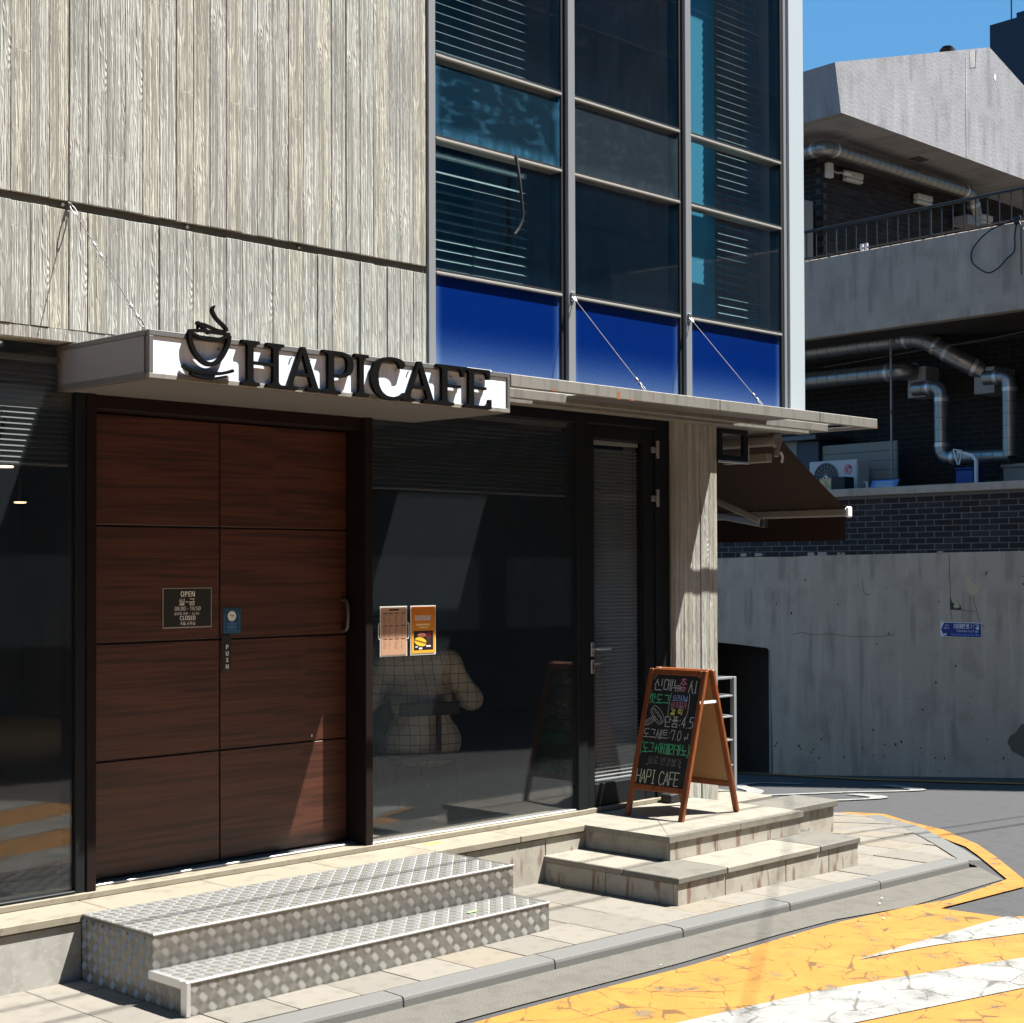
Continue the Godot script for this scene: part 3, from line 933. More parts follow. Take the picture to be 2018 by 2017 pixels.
	for i in edge.size() - 1:
		var a: Vector2 = edge[i]
		var b: Vector2 = edge[i + 1]
		var d := (b - a).normalized()
		a += d * 0.004
		b -= d * 0.004
		var inn := Vector2(d.y, -d.x) * (0.125 + rng.randf_range(-0.004, 0.004))
		var ya := ground_y(a.x, a.y) + rng.randf_range(-0.004, 0.002)
		var yb := ground_y(b.x, b.y) + rng.randf_range(-0.004, 0.002)
		var st := mb()
		# cross-section: flat top, worn front arris, low face
		var prof := [[1.0, -0.06], [1.0, 0.0], [0.09, -0.001], [0.03, -0.006], [0.0, -0.016], [-0.02, -0.08]]
		for k in prof.size() - 1:
			var pa: Array = prof[k]
			var pb: Array = prof[k + 1]
			var v0 := Vector3(a.x + inn.x * pa[0], ya + pa[1], a.y + inn.y * pa[0])
			var v1 := Vector3(b.x + inn.x * pa[0], yb + pa[1], b.y + inn.y * pa[0])
			var v2 := Vector3(b.x + inn.x * pb[0], yb + pb[1], b.y + inn.y * pb[0])
			var v3 := Vector3(a.x + inn.x * pb[0], ya + pb[1], a.y + inn.y * pb[0])
			quad(st, v3, v2, v1, v0, Vector2(i * 0.37, i * 0.61))
		for e in [[a, ya, 1], [b, yb, 0]]:
			var base: Vector2 = e[0]
			var ps := []
			for k in prof:
				ps.append(Vector3(base.x + inn.x * k[0], e[1] + k[1], base.y + inn.y * k[0]))
			for k in range(1, ps.size() - 1):
				if e[2] == 1:
					tri(st, ps[0], ps[k + 1], ps[k])
				else:
					tri(st, ps[0], ps[k], ps[k + 1])
		part(pav, "kerb_stone", st, M.kerb_granite)
	# the kerb turns the corner flush with the ground
	for i in 3:
		var a := Vector2(8.55, 1.40).lerp(Vector2(10.55, -0.50), i / 3.0)
		var b := Vector2(8.55, 1.40).lerp(Vector2(10.55, -0.50), (i + 1) / 3.0 - 0.006)
		part(pav, "kerb_stone", sheet([a, b, b + Vector2(0.09, 0.09), a + Vector2(0.09, 0.09)], -0.004), M.kerb_granite)

# ---------------------------------------------------------------- the cafe building
func boards(parent: Node3D, x0: float, x1: float, y0: float, y1: float, pitch: float, sd: int, zf := 0.0) -> void:
	# cast board marks: each board a piece, standing a little proud or back
	var r := RandomNumberGenerator.new()
	r.seed = sd
	var variants := []
	var n := int(round((x1 - x0) / pitch))
	var w := (x1 - x0) / n
	for k in 6:
		var gap: float = [0.0012, 0.0016, 0.0024, 0.0014, 0.002, 0.0046][k]
		variants.append(box_mesh(Vector3(-w / 2, y0, -0.03), Vector3(w / 2 - gap, y1, 0), 0.0016, Transform3D.IDENTITY, Vector2(k * 0.53 + sd, k * 0.37)))
	var mats := [M.board_concrete, M.board_concrete_dark, M.board_concrete_warm, M.board_concrete_pale]
	for i in n:
		var k := r.randi() % 5
		if r.randf() < 0.22:
			k = 5
		var o := piece(parent, "board", variants[k], mats[r.randi() % 4], Vector3(x0 + (i + 0.5) * w, r.randf_range(-0.002, 0.002), zf + r.randf_range(-0.006, 0.002)))
		o.rotation.y = r.randf_range(-0.018, 0.018)

func build_cafe() -> void:
	var b := thing("cafe_building", "grey cafe building with board-marked concrete wall and blue curtain wall on the corner", "building")
	# concrete wall, upper and lower bands with a groove between
	var st := mb()
	box(st, Vector3(-3.0, 2.712, -0.30), Vector3(5.585, 7.5, -0.022))
	var wall := part(b, "concrete_wall", st, M.board_concrete_dark)
	boards(wall, 1.35, 5.58, 3.262, 7.0, 0.09, 4)
	boards(wall, 1.35, 5.58, 2.712, 3.224, 0.09, 8)
	for y in [[2.712, 3.224], [3.262, 7.0]]:
		part(wall, "plain_concrete", box_mesh(Vector3(-3, y[0], -0.03), Vector3(1.349, y[1], -0.002)), M.board_concrete)
	st = mb()
	box(st, Vector3(-3, 3.226, -0.0215), Vector3(5.575, 3.260, -0.0175), 0.001)
	part(b, "groove_bar", st, M.groove_olive)
	for x in [3.482, 4.11, 4.75]:
		st = mb()
		tube(st, [Vector3(x, 3.243, -0.018), Vector3(x, 3.243, -0.006)], 0.008, 8)
		part(b, "bolt", st, M.groove_olive)
	# soffit under the concrete, over the glazing
	part(b, "wall_soffit", box_mesh(Vector3(-3, 2.66, -0.30), Vector3(7.64, 2.709, -0.003)), M.board_concrete_dark)
	# head of the shopfront glazing
	part(b, "window_head", box_mesh(Vector3(-3, 2.52, -0.19), Vector3(3.6215, 2.658, -0.130), 0.003), M.frame_black)
	part(b, "window_head", box_mesh(Vector3(5.2465, 2.53, -0.165), Vector3(7.6, 2.657, -0.048), 0.003), M.frame_black)
	# column of board-marked concrete
	var colm := part(b, "concrete_column", box_mesh(Vector3(7.648, -0.2, -0.42), Vector3(8.066, 2.655, -0.02)), M.board_concrete_dark)
	boards(colm, 7.645, 8.07, -0.05, 2.655, 0.085, 15)
	# plinth under the shopfront
	var pl := part(b, "plinth", box_mesh(Vector3(-3, -0.3, -0.3), Vector3(6.6, 0.232, 0.183)), M.mortar)
	for x in [[-3.0, -1.0], [-0.992, 1.0], [1.008, 3.46], [3.468, 4.8], [4.808, 5.62], [5.626, 6.262], [6.268, 6.60]]:
		part(pl, "plinth_panel", box_mesh(Vector3(x[0], -0.1, 0.18), Vector3(x[1], 0.230, 0.192), 0.002, Transform3D.IDENTITY, Vector2(x[0], 0)), M.plinth_concrete if x[0] < 4 else M.stone_riser)
	var xs := [-3.0, -1.0, 0.5, 1.7, 2.34, 2.96, 3.58, 4.20, 4.82, 5.44, 6.06, 6.60]
	for i in xs.size() - 1:
		part(pl, "coping_slab", box_mesh(Vector3(xs[i] + 0.0015, 0.236, -0.30), Vector3(xs[i + 1] - 0.0015, 0.27, 0.206), 0.003, Transform3D.IDENTITY, Vector2(i * 0.7, i * 0.3)), M.coping)
	# rooms behind the glass
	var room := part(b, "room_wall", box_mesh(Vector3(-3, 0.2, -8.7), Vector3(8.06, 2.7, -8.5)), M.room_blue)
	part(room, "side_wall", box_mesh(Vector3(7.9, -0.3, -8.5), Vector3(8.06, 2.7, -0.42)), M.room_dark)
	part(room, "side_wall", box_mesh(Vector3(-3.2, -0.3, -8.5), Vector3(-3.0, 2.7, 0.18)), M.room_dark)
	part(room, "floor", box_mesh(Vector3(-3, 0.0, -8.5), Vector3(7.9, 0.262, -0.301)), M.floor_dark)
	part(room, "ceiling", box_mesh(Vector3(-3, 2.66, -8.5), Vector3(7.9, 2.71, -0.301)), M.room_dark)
	# curtain wall
	for x in [[5.592, 5.642], [6.655, 6.715], [7.735, 7.793]]:
		part(b, "mullion", box_mesh(Vector3(x[0], 2.62, -0.09), Vector3(x[1], 7.4, 0.022 if x[0] > 6 else 0.004), 0.002), M.mullion_grey)
		if x[0] > 6:
			part(b, "gasket", box_mesh(Vector3(x[0] - 0.034, 2.62, -0.09), Vector3(x[0] - 0.002, 7.4, 0.0)), M.gasket)
	part(b, "gasket", box_mesh(Vector3(8.786, 2.62, -0.09), Vector3(8.812, 7.4, 0.001)), M.gasket)
	part(b, "edge_frame", box_mesh(Vector3(8.813, 2.62, -0.09), Vector3(8.852, 7.4, 0.006), 0.002), M.mullion_grey)
	part(b, "corner_pilaster", box_mesh(Vector3(8.853, 2.60, -0.35), Vector3(9.035, 7.5, 0.02), 0.006), M.pilaster_metal)
	var bays := [[5.642, 6.620], [6.715, 7.700], [7.793, 8.786]]
	for i in 3:
		var x0: float = bays[i][0]
		var x1: float = bays[i][1]
		for y in [3.240, 3.947, 4.385, 5.95]:
			var tr := part(b, "transom", box_mesh(Vector3(x0, y - 0.007, -0.08), Vector3(x1, y + 0.006, 0.009), 0.002), M.sill_white)
			part(tr, "seal", box_mesh(Vector3(x0, y + 0.0065, -0.05), Vector3(x1, y + 0.021, 0.001)), M.gasket)
		# blue spandrel at the foot
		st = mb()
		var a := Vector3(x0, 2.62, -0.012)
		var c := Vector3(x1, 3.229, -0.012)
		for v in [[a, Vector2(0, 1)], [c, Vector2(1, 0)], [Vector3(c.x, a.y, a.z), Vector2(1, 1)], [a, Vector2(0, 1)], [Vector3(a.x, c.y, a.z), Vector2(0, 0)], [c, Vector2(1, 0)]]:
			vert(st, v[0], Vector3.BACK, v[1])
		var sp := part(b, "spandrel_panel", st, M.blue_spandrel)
		part(sp, "backing", box_mesh(Vector3(x0, 2.62, -0.09), Vector3(x1, 3.235, -0.014)), M.room_dark)
		for y in [[3.264, 3.936], [3.971, 4.374], [4.409, 5.939], [5.975, 7.4]]:
			var gp := part(b, "glass_pane", box_mesh(Vector3(x0, y[0], -0.014), Vector3(x1, y[1], -0.008)), M.tinted_glass)
			var film: Material = M.film_light
			if y[0] == 3.971 and i < 2:
				film = [M.film_streaked, M.film_hazy][i]
			var fs := mb()
			for v in [Vector2(0, 1), Vector2(1, 0), Vector2(1, 1), Vector2(0, 1), Vector2(0, 0), Vector2(1, 0)]:
				vert(fs, Vector3(lerpf(x0 + 0.002, x1 - 0.002, v.x), lerpf(y[1], y[0], v.y), -0.0068), Vector3.BACK, v)
			part(gp, "dirt_film", fs, film)
	# upper room
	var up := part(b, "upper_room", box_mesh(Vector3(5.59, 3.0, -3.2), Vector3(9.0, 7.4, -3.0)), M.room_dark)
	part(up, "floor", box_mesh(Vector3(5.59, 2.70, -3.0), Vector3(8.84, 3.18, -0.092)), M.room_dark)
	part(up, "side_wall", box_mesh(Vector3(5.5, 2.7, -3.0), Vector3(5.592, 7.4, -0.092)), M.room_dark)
	part(up, "side_wall", box_mesh(Vector3(8.854, 2.60, -3.0), Vector3(9.03, 7.4, -0.352)), M.grey_plaster)
	part(up, "roof", box_mesh(Vector3(-3, 7.41, -8.7), Vector3(9.03, 7.6, -0.03)), M.grey_plaster)
	part(up, "tinted_partition", box_mesh(Vector3(8.055, 3.19, -0.30), Vector3(8.355, 7.4, -0.22)), M.glass_tint_wall)
	# soffit where the upper floors oversail the column
	var hc := mb()
	tube(hc, spline([Vector3(6.24, 3.96, 0.012), Vector3(6.245, 3.82, 0.035), Vector3(6.255, 3.70, 0.04), Vector3(6.262, 3.62, 0.04), Vector3(6.24, 3.56, 0.035), Vector3(6.21, 3.52, 0.03)], 4), 0.009, 7)
	var hcp := part(self, "loose_cable", hc, M.cable_black)
	tag(hcp, "black cable end hanging before the lower left pane of the curtain wall", "cable")
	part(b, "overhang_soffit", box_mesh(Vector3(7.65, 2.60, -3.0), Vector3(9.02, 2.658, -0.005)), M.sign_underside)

# ---------------------------------------------------------------- steps
func build_steps() -> void:
	# stone steps
	var t := thing("stone_steps", "two pale stone-clad steps under the folding chalkboard sign", "steps", Vector3(6.24, 0, 0.2))
	var o := t.position
	part(t, "core", box_mesh(Vector3(6.29, -0.15, -0.3) - o, Vector3(7.90, 0.10, 1.08) - o), M.mortar)
	part(t, "core", box_mesh(Vector3(6.605, 0.0, -0.3) - o, Vector3(7.79, 0.235, 0.77) - o), M.mortar)
	# lower tread slabs, mitred stone by stone
	var gap := 0.0015
	for s in [[Vector3(6.25, 0.108, 0.18), Vector3(6.585, 0.14, 0.735), 0], [Vector3(6.25, 0.108, 0.738), Vector3(6.66, 0.14, 1.112), 1], [Vector3(6.663, 0.108, 0.738), Vector3(7.52, 0.14, 1.112), 0], [Vector3(7.523, 0.108, 0.738), Vector3(7.935, 0.14, 1.112), 1], [Vector3(7.80, 0.108, 0.18), Vector3(7.935, 0.14, 0.735), 1]]:
		part(t, "tread_slab", box_mesh(s[0] - o + Vector3(gap, 0, gap), s[1] - o - Vector3(gap, 0, gap), 0.004, Transform3D.IDENTITY, Vector2(s[0].x * 3, s[0].z)), M.stone_grey if s[2] else M.stone_tread)
	# upper slabs: the joint runs out to the corner
	for s in [[[Vector2(6.57, -0.13), Vector2(6.57, 0.80), Vector2(6.98, 0.385), Vector2(6.98, -0.13)], 0], [[Vector2(6.572, 0.80), Vector2(7.20, 0.80), Vector2(7.20, 0.387), Vector2(6.984, 0.387)], 0], [[Vector2(7.204, 0.80), Vector2(7.82, 0.80), Vector2(7.82, 0.30), Vector2(7.204, 0.30)], 0], [[Vector2(6.983, 0.382), Vector2(7.20, 0.384), Vector2(7.20, -0.13), Vector2(6.983, -0.13)], 1], [[Vector2(7.204, 0.296), Vector2(7.82, 0.296), Vector2(7.82, -0.13), Vector2(7.204, -0.13)], 0]]:
		var st := mb()
		var pl := PackedVector2Array()
		for p in s[0]:
			pl.append(Vector2(p.x - o.x, -(p.y - o.z)))
		prism(st, pl, 0.238, 0.27, Transform3D(Basis(Vector3.RIGHT, -PI / 2), Vector3.ZERO))
		part(t, "tread_slab", st, M.stone_tread)
	# riser stones
	for s in [[6.262, 6.655, 0.0], [6.659, 7.20, 0.02], [7.204, 7.62, 0.05], [7.624, 7.925, 0.0]]:
		part(t, "riser_stone", box_mesh(Vector3(s[0], -0.12, 1.07) - o, Vector3(s[1], 0.106, 1.098) - o, 0.002, Transform3D.IDENTITY, Vector2(s[0] * 2.7, s[2])), M.stone_riser)
	for s in [[6.592, 6.985], [6.989, 7.50], [7.504, 7.808]]:
		part(t, "riser_stone", box_mesh(Vector3(s[0], 0.14, 0.76) - o, Vector3(s[1], 0.236, 0.786) - o, 0.002, Transform3D.IDENTITY, Vector2(s[0] * 1.9, 3)), M.stone_riser)
	for s in [[Vector3(6.262, -0.12, 0.185), Vector3(6.288, 0.106, 0.62)], [Vector3(6.262, -0.12, 0.624), Vector3(6.288, 0.106, 1.069)], [Vector3(6.592, 0.14, 0.185), Vector3(6.615, 0.236, 0.759)], [Vector3(7.900, -0.12, 0.185), Vector3(7.925, 0.106, 1.069)], [Vector3(7.785, 0.14, 0.185), Vector3(7.808, 0.236, 0.759)]]:
		part(t, "riser_stone", box_mesh(s[0] - o, s[1] - o, 0.002, Transform3D.IDENTITY, Vector2(s[0].z * 2, s[0].x)), M.stone_riser)
	# low slabs behind, along the side of the building
	var ls := thing("stone_slab", "low grey stone slab on the pavement behind the stone steps, right of the column", "slab", Vector3(8.2, 0, 0.1))
	part(ls, "slab_top", box_mesh(Vector3(-0.37, 0.12, -0.17), Vector3(0.80, 0.16, 0.18), 0.004, Transform3D.IDENTITY, Vector2(3, 5)), M.stone_grey)
	part(ls, "slab_base", box_mesh(Vector3(-0.35, -0.12, -0.15), Vector3(0.78, 0.12, 0.155)), M.stone_riser)
	var ls2 := thing("stone_slab", "small pale stone slab at the foot of the grey metal rack", "slab", Vector3(8.1, 0, -1.0))
	part(ls2, "slab_top", box_mesh(Vector3(0, 0.13, 0), Vector3(0.72, 0.17, 0.88), 0.004, Transform3D.IDENTITY, Vector2(1, 5)), M.stone_tread)
	part(ls2, "slab_base", box_mesh(Vector3(0.02, -0.25, 0), Vector3(0.70, 0.13, 0.86)), M.stone_riser)

	# checker-plate steps at the door
	var m := thing("metal_steps", "two wide checker-plate aluminium steps before the brown entrance door", "steps", Vector3(3.44, 0, 0.2))
	var e := m.position
	var x0 := 3.45
	var x1 := 5.46
	part(m, "tread", box_mesh(Vector3(x0, 0.258, 0.207) - e, Vector3(x1, 0.2695, 0.738) - e, 0.003), M.tread_aluminium)
	part(m, "riser", box_mesh(Vector3(x0 + 0.002, 0.131, 0.70) - e, Vector3(x1 - 0.002, 0.257, 0.733) - e), M.tread_aluminium)
	part(m, "tread", box_mesh(Vector3(x0 - 0.02, 0.120, 0.7335) - e, Vector3(x1 - 0.02, 0.1315, 0.992) - e, 0.003), M.tread_aluminium)
	part(m, "riser", box_mesh(Vector3(x0 - 0.018, 0.0, 0.95) - e, Vector3(x1 - 0.022, 0.119, 0.986) - e), M.tread_aluminium)
	for sx in [x0 + 0.003, x1 - 0.012]:
		var st := mb()
		prism(st, PackedVector2Array([Vector2(-0.208, 0.0), Vector2(-0.949, 0.0), Vector2(-0.949, 0.118), Vector2(-0.73, 0.118), Vector2(-0.73, 0.257), Vector2(-0.208, 0.257)]), 0, 0.010, Transform3D(Basis(Vector3.UP, PI / 2), Vector3(sx - e.x, 0, -e.z)))
		part(m, "side_plate", st, M.tread_aluminium)
	# bright angle trims
	var tr := mb()
	box(tr, Vector3(x0 - 0.022, 0.0, 0.955) - e, Vector3(x0 - 0.002, 0.133, 0.9945) - e, 0.002)
	box(tr, Vector3(x0 - 0.022, 0.100, 0.735) - e, Vector3(x0 - 0.003, 0.1335, 0.954) - e, 0.002)
	part(m, "corner_trim", tr, M.aluminium)
	tr = mb()
	box(tr, Vector3(x0 - 0.001, 0.262, 0.733) - e, Vector3(x1 + 0.001, 0.2712, 0.7395) - e, 0.002)
	part(m, "nosing", tr, M.aluminium)
	tr = mb()
	box(tr, Vector3(x0 - 0.001, 0.1235, 0.9875) - e, Vector3(x1 - 0.02, 0.1330, 0.9935) - e, 0.002)
	part(m, "nosing", tr, M.aluminium)
	# raised five-bar pattern
	var bars := mb()
	for k in 5:
		var off := (k - 2) * 0.0078
		var ln := 0.0165 - absf(k - 2) * 0.0012
		var tt := Transform3D(Basis.IDENTITY, Vector3(0, 0, off))
		var a := Vector3(-ln, 0, -0.0016)
		var c := Vector3(ln, 0.0018, 0.0016)
		# a bar with sloping ends
		var top0 := Vector3(a.x + 0.005, c.y, -0.0008)
		var top1 := Vector3(c.x - 0.005, c.y, 0.0008)
		var q := [Vector3(a.x, 0, 0), Vector3(top0.x, 0, a.z), Vector3(top1.x, 0, a.z), Vector3(c.x, 0, 0), Vector3(top1.x, 0, c.z), Vector3(top0.x, 0, c.z)]
		var u := [Vector3(a.x + 0.004, c.y, 0), Vector3(top0.x, c.y, -0.0007), Vector3(top1.x, c.y, top0.z), Vector3(c.x - 0.004, c.y, 0), Vector3(top1.x, c.y, top1.z), Vector3(top0.x, c.y, top1.z)]
		for i in 6:
			var j := (i + 1) % 6
			quad(bars, tt * q[j], tt * q[i], tt * u[i], tt * u[j])
		for i in range(1, 5):
			tri(bars, tt * u[0], tt * u[i + 1], tt * u[i])
	var bm := bars.commit()
	var spots := []
	var step := 0.043
	for f in [[Vector3(x0 + 0.02, 0.2696, 0.23), Vector3.RIGHT, Vector3.BACK, x1 - x0 - 0.04, 0.49], [Vector3(x0, 0.1316, 0.755), Vector3.RIGHT, Vector3.BACK, x1 - x0 - 0.05, 0.225], [Vector3(x0 + 0.015, 0.146, 0.7335), Vector3.RIGHT, Vector3.UP, x1 - x0 - 0.03, 0.10], [Vector3(x0 + 0.015, 0.018, 0.9865), Vector3.RIGHT, Vector3.UP, x1 - x0 - 0.06, 0.098], [Vector3(x0 + 0.0025, 0.018, 0.225), Vector3.BACK, Vector3.UP, 0.49, 0.225], [Vector3(x0 + 0.0025, 0.018, 0.73), Vector3.BACK, Vector3.UP, 0.21, 0.08]]:
		var n: Vector3 = (f[1] as Vector3).cross(f[2])
		if f[1] == Vector3.RIGHT and f[2] == Vector3.BACK:
			n = Vector3.UP
		elif f[1] == Vector3.RIGHT:
			n = Vector3.BACK
		else:
			n = Vector3.LEFT
		for i in int(f[3] / step) + 1:
			for j in int(f[4] / step) + 1:
				var p: Vector3 = f[0] + f[1] * (i * step) + f[2] * (j * step)
				var a := PI / 4 if (i + j) % 2 == 0 else -PI / 4
				var xx: Vector3 = f[1] * cos(a) + f[2] * sin(a)
				spots.append(Transform3D(Basis(xx, n, xx.cross(n)), p - e))
	var mm := MultiMesh.new()
	mm.transform_format = MultiMesh.TRANSFORM_3D
	mm.mesh = bm
	mm.instance_count = spots.size()
	for i in spots.size():
		mm.set_instance_transform(i, spots[i])
	var mi := MultiMeshInstance3D.new()
	mi.name = "raised_pattern"
	mi.multimesh = mm
	mi.material_override = M.lug_glint_aluminium
	mi.set_meta("kind", "stuff")
	m.add_child(mi)
	# rivets on the side plate
	for k in 8:
		var rv := mb()
		var p := Vector3(x0 + 0.003, 0.243, 0.24 + k * 0.062) - e
		tube(rv, [p, p + Vector3(-0.003, 0, 0)], 0.0038, 7)
		part(m, "rivet", rv, M.steel_dark)

	# scraps of tape
	var yt := part(self, "yellow_tape", box_mesh(Vector3(-0.055, 0, -0.012), Vector3(0.055, 0.0015, 0.012)), M.yellow_tape, Vector3(5.59, 0.2702, 0.03))
	tag(yt, "strip of yellow tape stuck on the stone coping before the shop window", "tape")
	var gt := part(self, "green_tape", box_mesh(Vector3(-0.028, 0, -0.008), Vector3(0.028, 0.0015, 0.008)), M.green_tape, Vector3(5.02, 0.1362, 0.90))
	tag(gt, "scrap of light green tape lying on the lower metal step", "tape")

# ---------------------------------------------------------------- sign box, canopy, stays
func build_sign_and_canopy() -> void:
	var s := thing("shop_sign", "white box sign with raised black letters HAPICAFE and a coffee cup above the brown door", "shop sign", Vector3(3.516, 2.455, 0))
	var o := s.position
	var w := 2.068
	var h := 0.195
	part(s, "box", box_mesh(Vector3(0.006, 0.006, -0.11), Vector3(w - 0.006, h - 0.004, 0.588)), M.sign_edge)
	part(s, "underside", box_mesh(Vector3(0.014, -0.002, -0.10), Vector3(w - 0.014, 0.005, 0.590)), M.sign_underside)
	part(s, "front_panel", box_mesh(Vector3(0.022, 0.022, 0.587), Vector3(w - 0.022, h - 0.024, 0.594)), M.sign_white)
	part(s, "side_panel", box_mesh(Vector3(-0.001, 0.026, -0.095), Vector3(0.006, h - 0.024, 0.565)), M.sign_side_shade)
	for e in [[Vector3(0, 0, 0.578), Vector3(w, 0.021, 0.601)], [Vector3(0, h - 0.023, 0.578), Vector3(w, h, 0.601)], [Vector3(0, 0.0215, 0.578), Vector3(0.021, h - 0.0235, 0.601)], [Vector3(w - 0.021, 0.0215, 0.578), Vector3(w, h - 0.0235, 0.601)], [Vector3(-0.003, 0.0, -0.112), Vector3(0.010, 0.0255, 0.577)], [Vector3(-0.003, h - 0.023, -0.112), Vector3(0.010, h, 0.577)], [Vector3(-0.003, 0.026, -0.112), Vector3(0.010, h - 0.0235, -0.096)]]:
		part(s, "edge_trim", box_mesh(e[0], e[1], 0.002), M.canopy_steel if e[0].y < 0.01 and e[0].z > 0.5 else M.sign_edge)
	for L in [["H", 3.926, 4.146], ["A", 4.148, 4.352], ["P", 4.358, 4.533], ["I", 4.541, 4.622], ["C", 4.637, 4.842], ["A", 4.826, 5.040], ["F", 5.042, 5.222], ["E", 5.220, 5.404]]:
		var big: float = 0.198 if L[0] == "C" else 0.189
		lettering(s, "letter", L[0], "Droid Serif", false, big, 0.019, Vector3((L[1] + L[2]) / 2 + 0.031, 2.556, 0.6115) - o, M.letter_black, 1.0, L[2] - L[1])
	# the cup: bowl, rim, saucer and steam
	var cup := mb()
	var v2 := func(a: Array) -> Array:
		var r := []
		for p in a:
			r.append(Vector2(p[0] - o.x + 0.031, p[1] - o.y + 0.005))
		return r
	var bowl := band(spline(v2.call([[3.668, 2.652], [3.672, 2.612], [3.694, 2.568], [3.729, 2.537], [3.767, 2.527], [3.805, 2.541], [3.838, 2.582], [3.858, 2.625], [3.862, 2.655]]), 5), 0.018)
	prism(cup, bowl, 0.602, 0.621)
	prism(cup, band(spline(v2.call([[3.668, 2.652], [3.705, 2.637], [3.761, 2.629], [3.81, 2.634], [3.862, 2.655]]), 5), 0.013), 0.6017, 0.6213)
	prism(cup, band(spline(v2.call([[3.664, 2.655], [3.72, 2.662], [3.79, 2.661], [3.866, 2.660]]), 4), 0.012), 0.6023, 0.6207)
	part(s, "cup_bowl", cup, M.letter_black)
	cup = mb()
	prism(cup, band(spline(v2.call([[3.636, 2.512], [3.655, 2.501], [3.705, 2.491], [3.805, 2.492], [3.85, 2.500], [3.884, 2.511]]), 5), 0.013), 0.602, 0.621)
	prism(cup, band(spline(v2.call([[3.672, 2.482], [3.718, 2.470], [3.779, 2.469], [3.848, 2.483]]), 5), 0.010), 0.602, 0.621)
	part(s, "cup_saucer", cup, M.letter_black)
	cup = mb()
	prism(cup, band(spline(v2.call([[3.790, 2.772], [3.779, 2.752], [3.797, 2.722], [3.835, 2.694], [3.851, 2.679]]), 5), [0.004, 0.006, 0.008, 0.010, 0.011, 0.012, 0.012, 0.012, 0.012, 0.012, 0.012, 0.012, 0.012, 0.012, 0.012, 0.012, 0.012, 0.012, 0.012, 0.011, 0.010]), 0.602, 0.621)
	polyline_bars(cup, v2.call([[3.853, 2.679], [3.836, 2.670], [3.80, 2.672], [3.74, 2.688], [3.703, 2.691]]), 0.011, 0.6023, 0.6207)
	polyline_bars(cup, v2.call([[3.706, 2.694], [3.735, 2.674], [3.762, 2.655]]), 0.012, 0.6026, 0.6204)
	polyline_bars(cup, v2.call([[3.712, 2.69], [3.710, 2.655]]), 0.010, 0.603, 0.612)
	part(s, "cup_steam", cup, M.letter_black)
	var standoffs := mb()
	for x in [3.70, 3.82, 3.98, 4.09, 4.20, 4.30, 4.40, 4.58, 4.70, 4.80, 4.88, 4.98, 5.08, 5.15, 5.26, 5.35]:
		tube(standoffs, [Vector3(x + 0.031, 2.60, 0.590) - o, Vector3(x + 0.031, 2.60, 0.603) - o], 0.004, 6)
	part(s, "standoff", standoffs, M.steel)
	part(s, "top_lamp", box_mesh(Vector3(5.33, 2.651, 0.46) - o, Vector3(5.50, 2.663, 0.56) - o, 0.004), M.white_plastic)
	part(s, "top_hook", box_mesh(Vector3(3.468, 2.6505, 0.535) - o + Vector3(0.055, 0, 0), Vector3(3.482, 2.658, 0.565) - o + Vector3(0.055, 0, 0), 0.001), M.steel)

	var c := thing("steel_canopy", "long thin weathered steel canopy over the black side door, rusty at its right end", "canopy", Vector3(5.59, 2.59, 0))
	var e := c.position
	part(c, "fascia", box_mesh(Vector3(5.590, 2.588, 0.566) - e, Vector3(7.30, 2.650, 0.600) - e, 0.003), M.canopy_steel)
	part(c, "fascia", box_mesh(Vector3(7.302, 2.588, 0.566) - e, Vector3(8.32, 2.650, 0.600) - e, 0.003, Transform3D.IDENTITY, Vector2(0.4, 0.2)), M.canopy_steel)
	part(c, "fascia", box_mesh(Vector3(8.322, 2.588, 0.566) - e, Vector3(8.99, 2.650, 0.600) - e, 0.003, Transform3D.IDENTITY, Vector2(0.9, 0.6)), M.canopy_steel)
	part(c, "cross_beam", box_mesh(Vector3(5.60, 2.572, 0.312) - e, Vector3(8.80, 2.622, 0.350) - e, 0.003), M.canopy_steel)
	part(c, "wall_beam", box_mesh(Vector3(5.60, 2.585, 0.003) - e, Vector3(8.98, 2.70, 0.100) - e, 0.003), M.canopy_steel)
	for x in [5.562, 8.955]:
		part(c, "side_beam", box_mesh(Vector3(x, 2.59, 0.101) - e, Vector3(x + (0.02 if x < 6 else 0.03), 2.612, 0.565) - e, 0.002), M.canopy_steel)
	part(c, "roof_panel", box_mesh(Vector3(6.275, 2.598, 0.101) - e, Vector3(8.115, 2.612, 0.3115) - e), M.sign_edge)
	part(c, "roof_panel", box_mesh(Vector3(6.275, 2.598, 0.3505) - e, Vector3(8.115, 2.612, 0.5655) - e), M.sign_edge)
	for x in [[5.625, 6.272], [8.118, 8.952]]:
		part(c, "glass_panel", box_mesh(Vector3(x[0], 2.626, 0.101) - e, Vector3(x[1], 2.632, 0.5655) - e), M.canopy_glass)
	for r in [[6.41, 2.606, 0.012, 0.02], [8.962, 2.596, 0.016, 0.006], [5.90, 2.595, 0.02, 0.005], [6.70, 2.625, 0.004, 0.016], [6.52, 2.59, 0.018, 0.004]]:
		part(c, "rust_stain", box_mesh(Vector3(r[0] - r[2], r[1] - r[3], 0.598) - e, Vector3(r[0] + r[2], r[1] + r[3], 0.6007) - e), M.rust)

	# stays: a chain with shackles at the sign, two wire stays at the canopy
	var k := thing("stay_chain", "thin wire stay with shackles tying the white box sign to the concrete wall", "cable", Vector3(3.512, 3.243, 0.0))
	var a := Vector3(0, 0, 0.006)
	var z := Vector3(0.018, -0.587, 0.55)
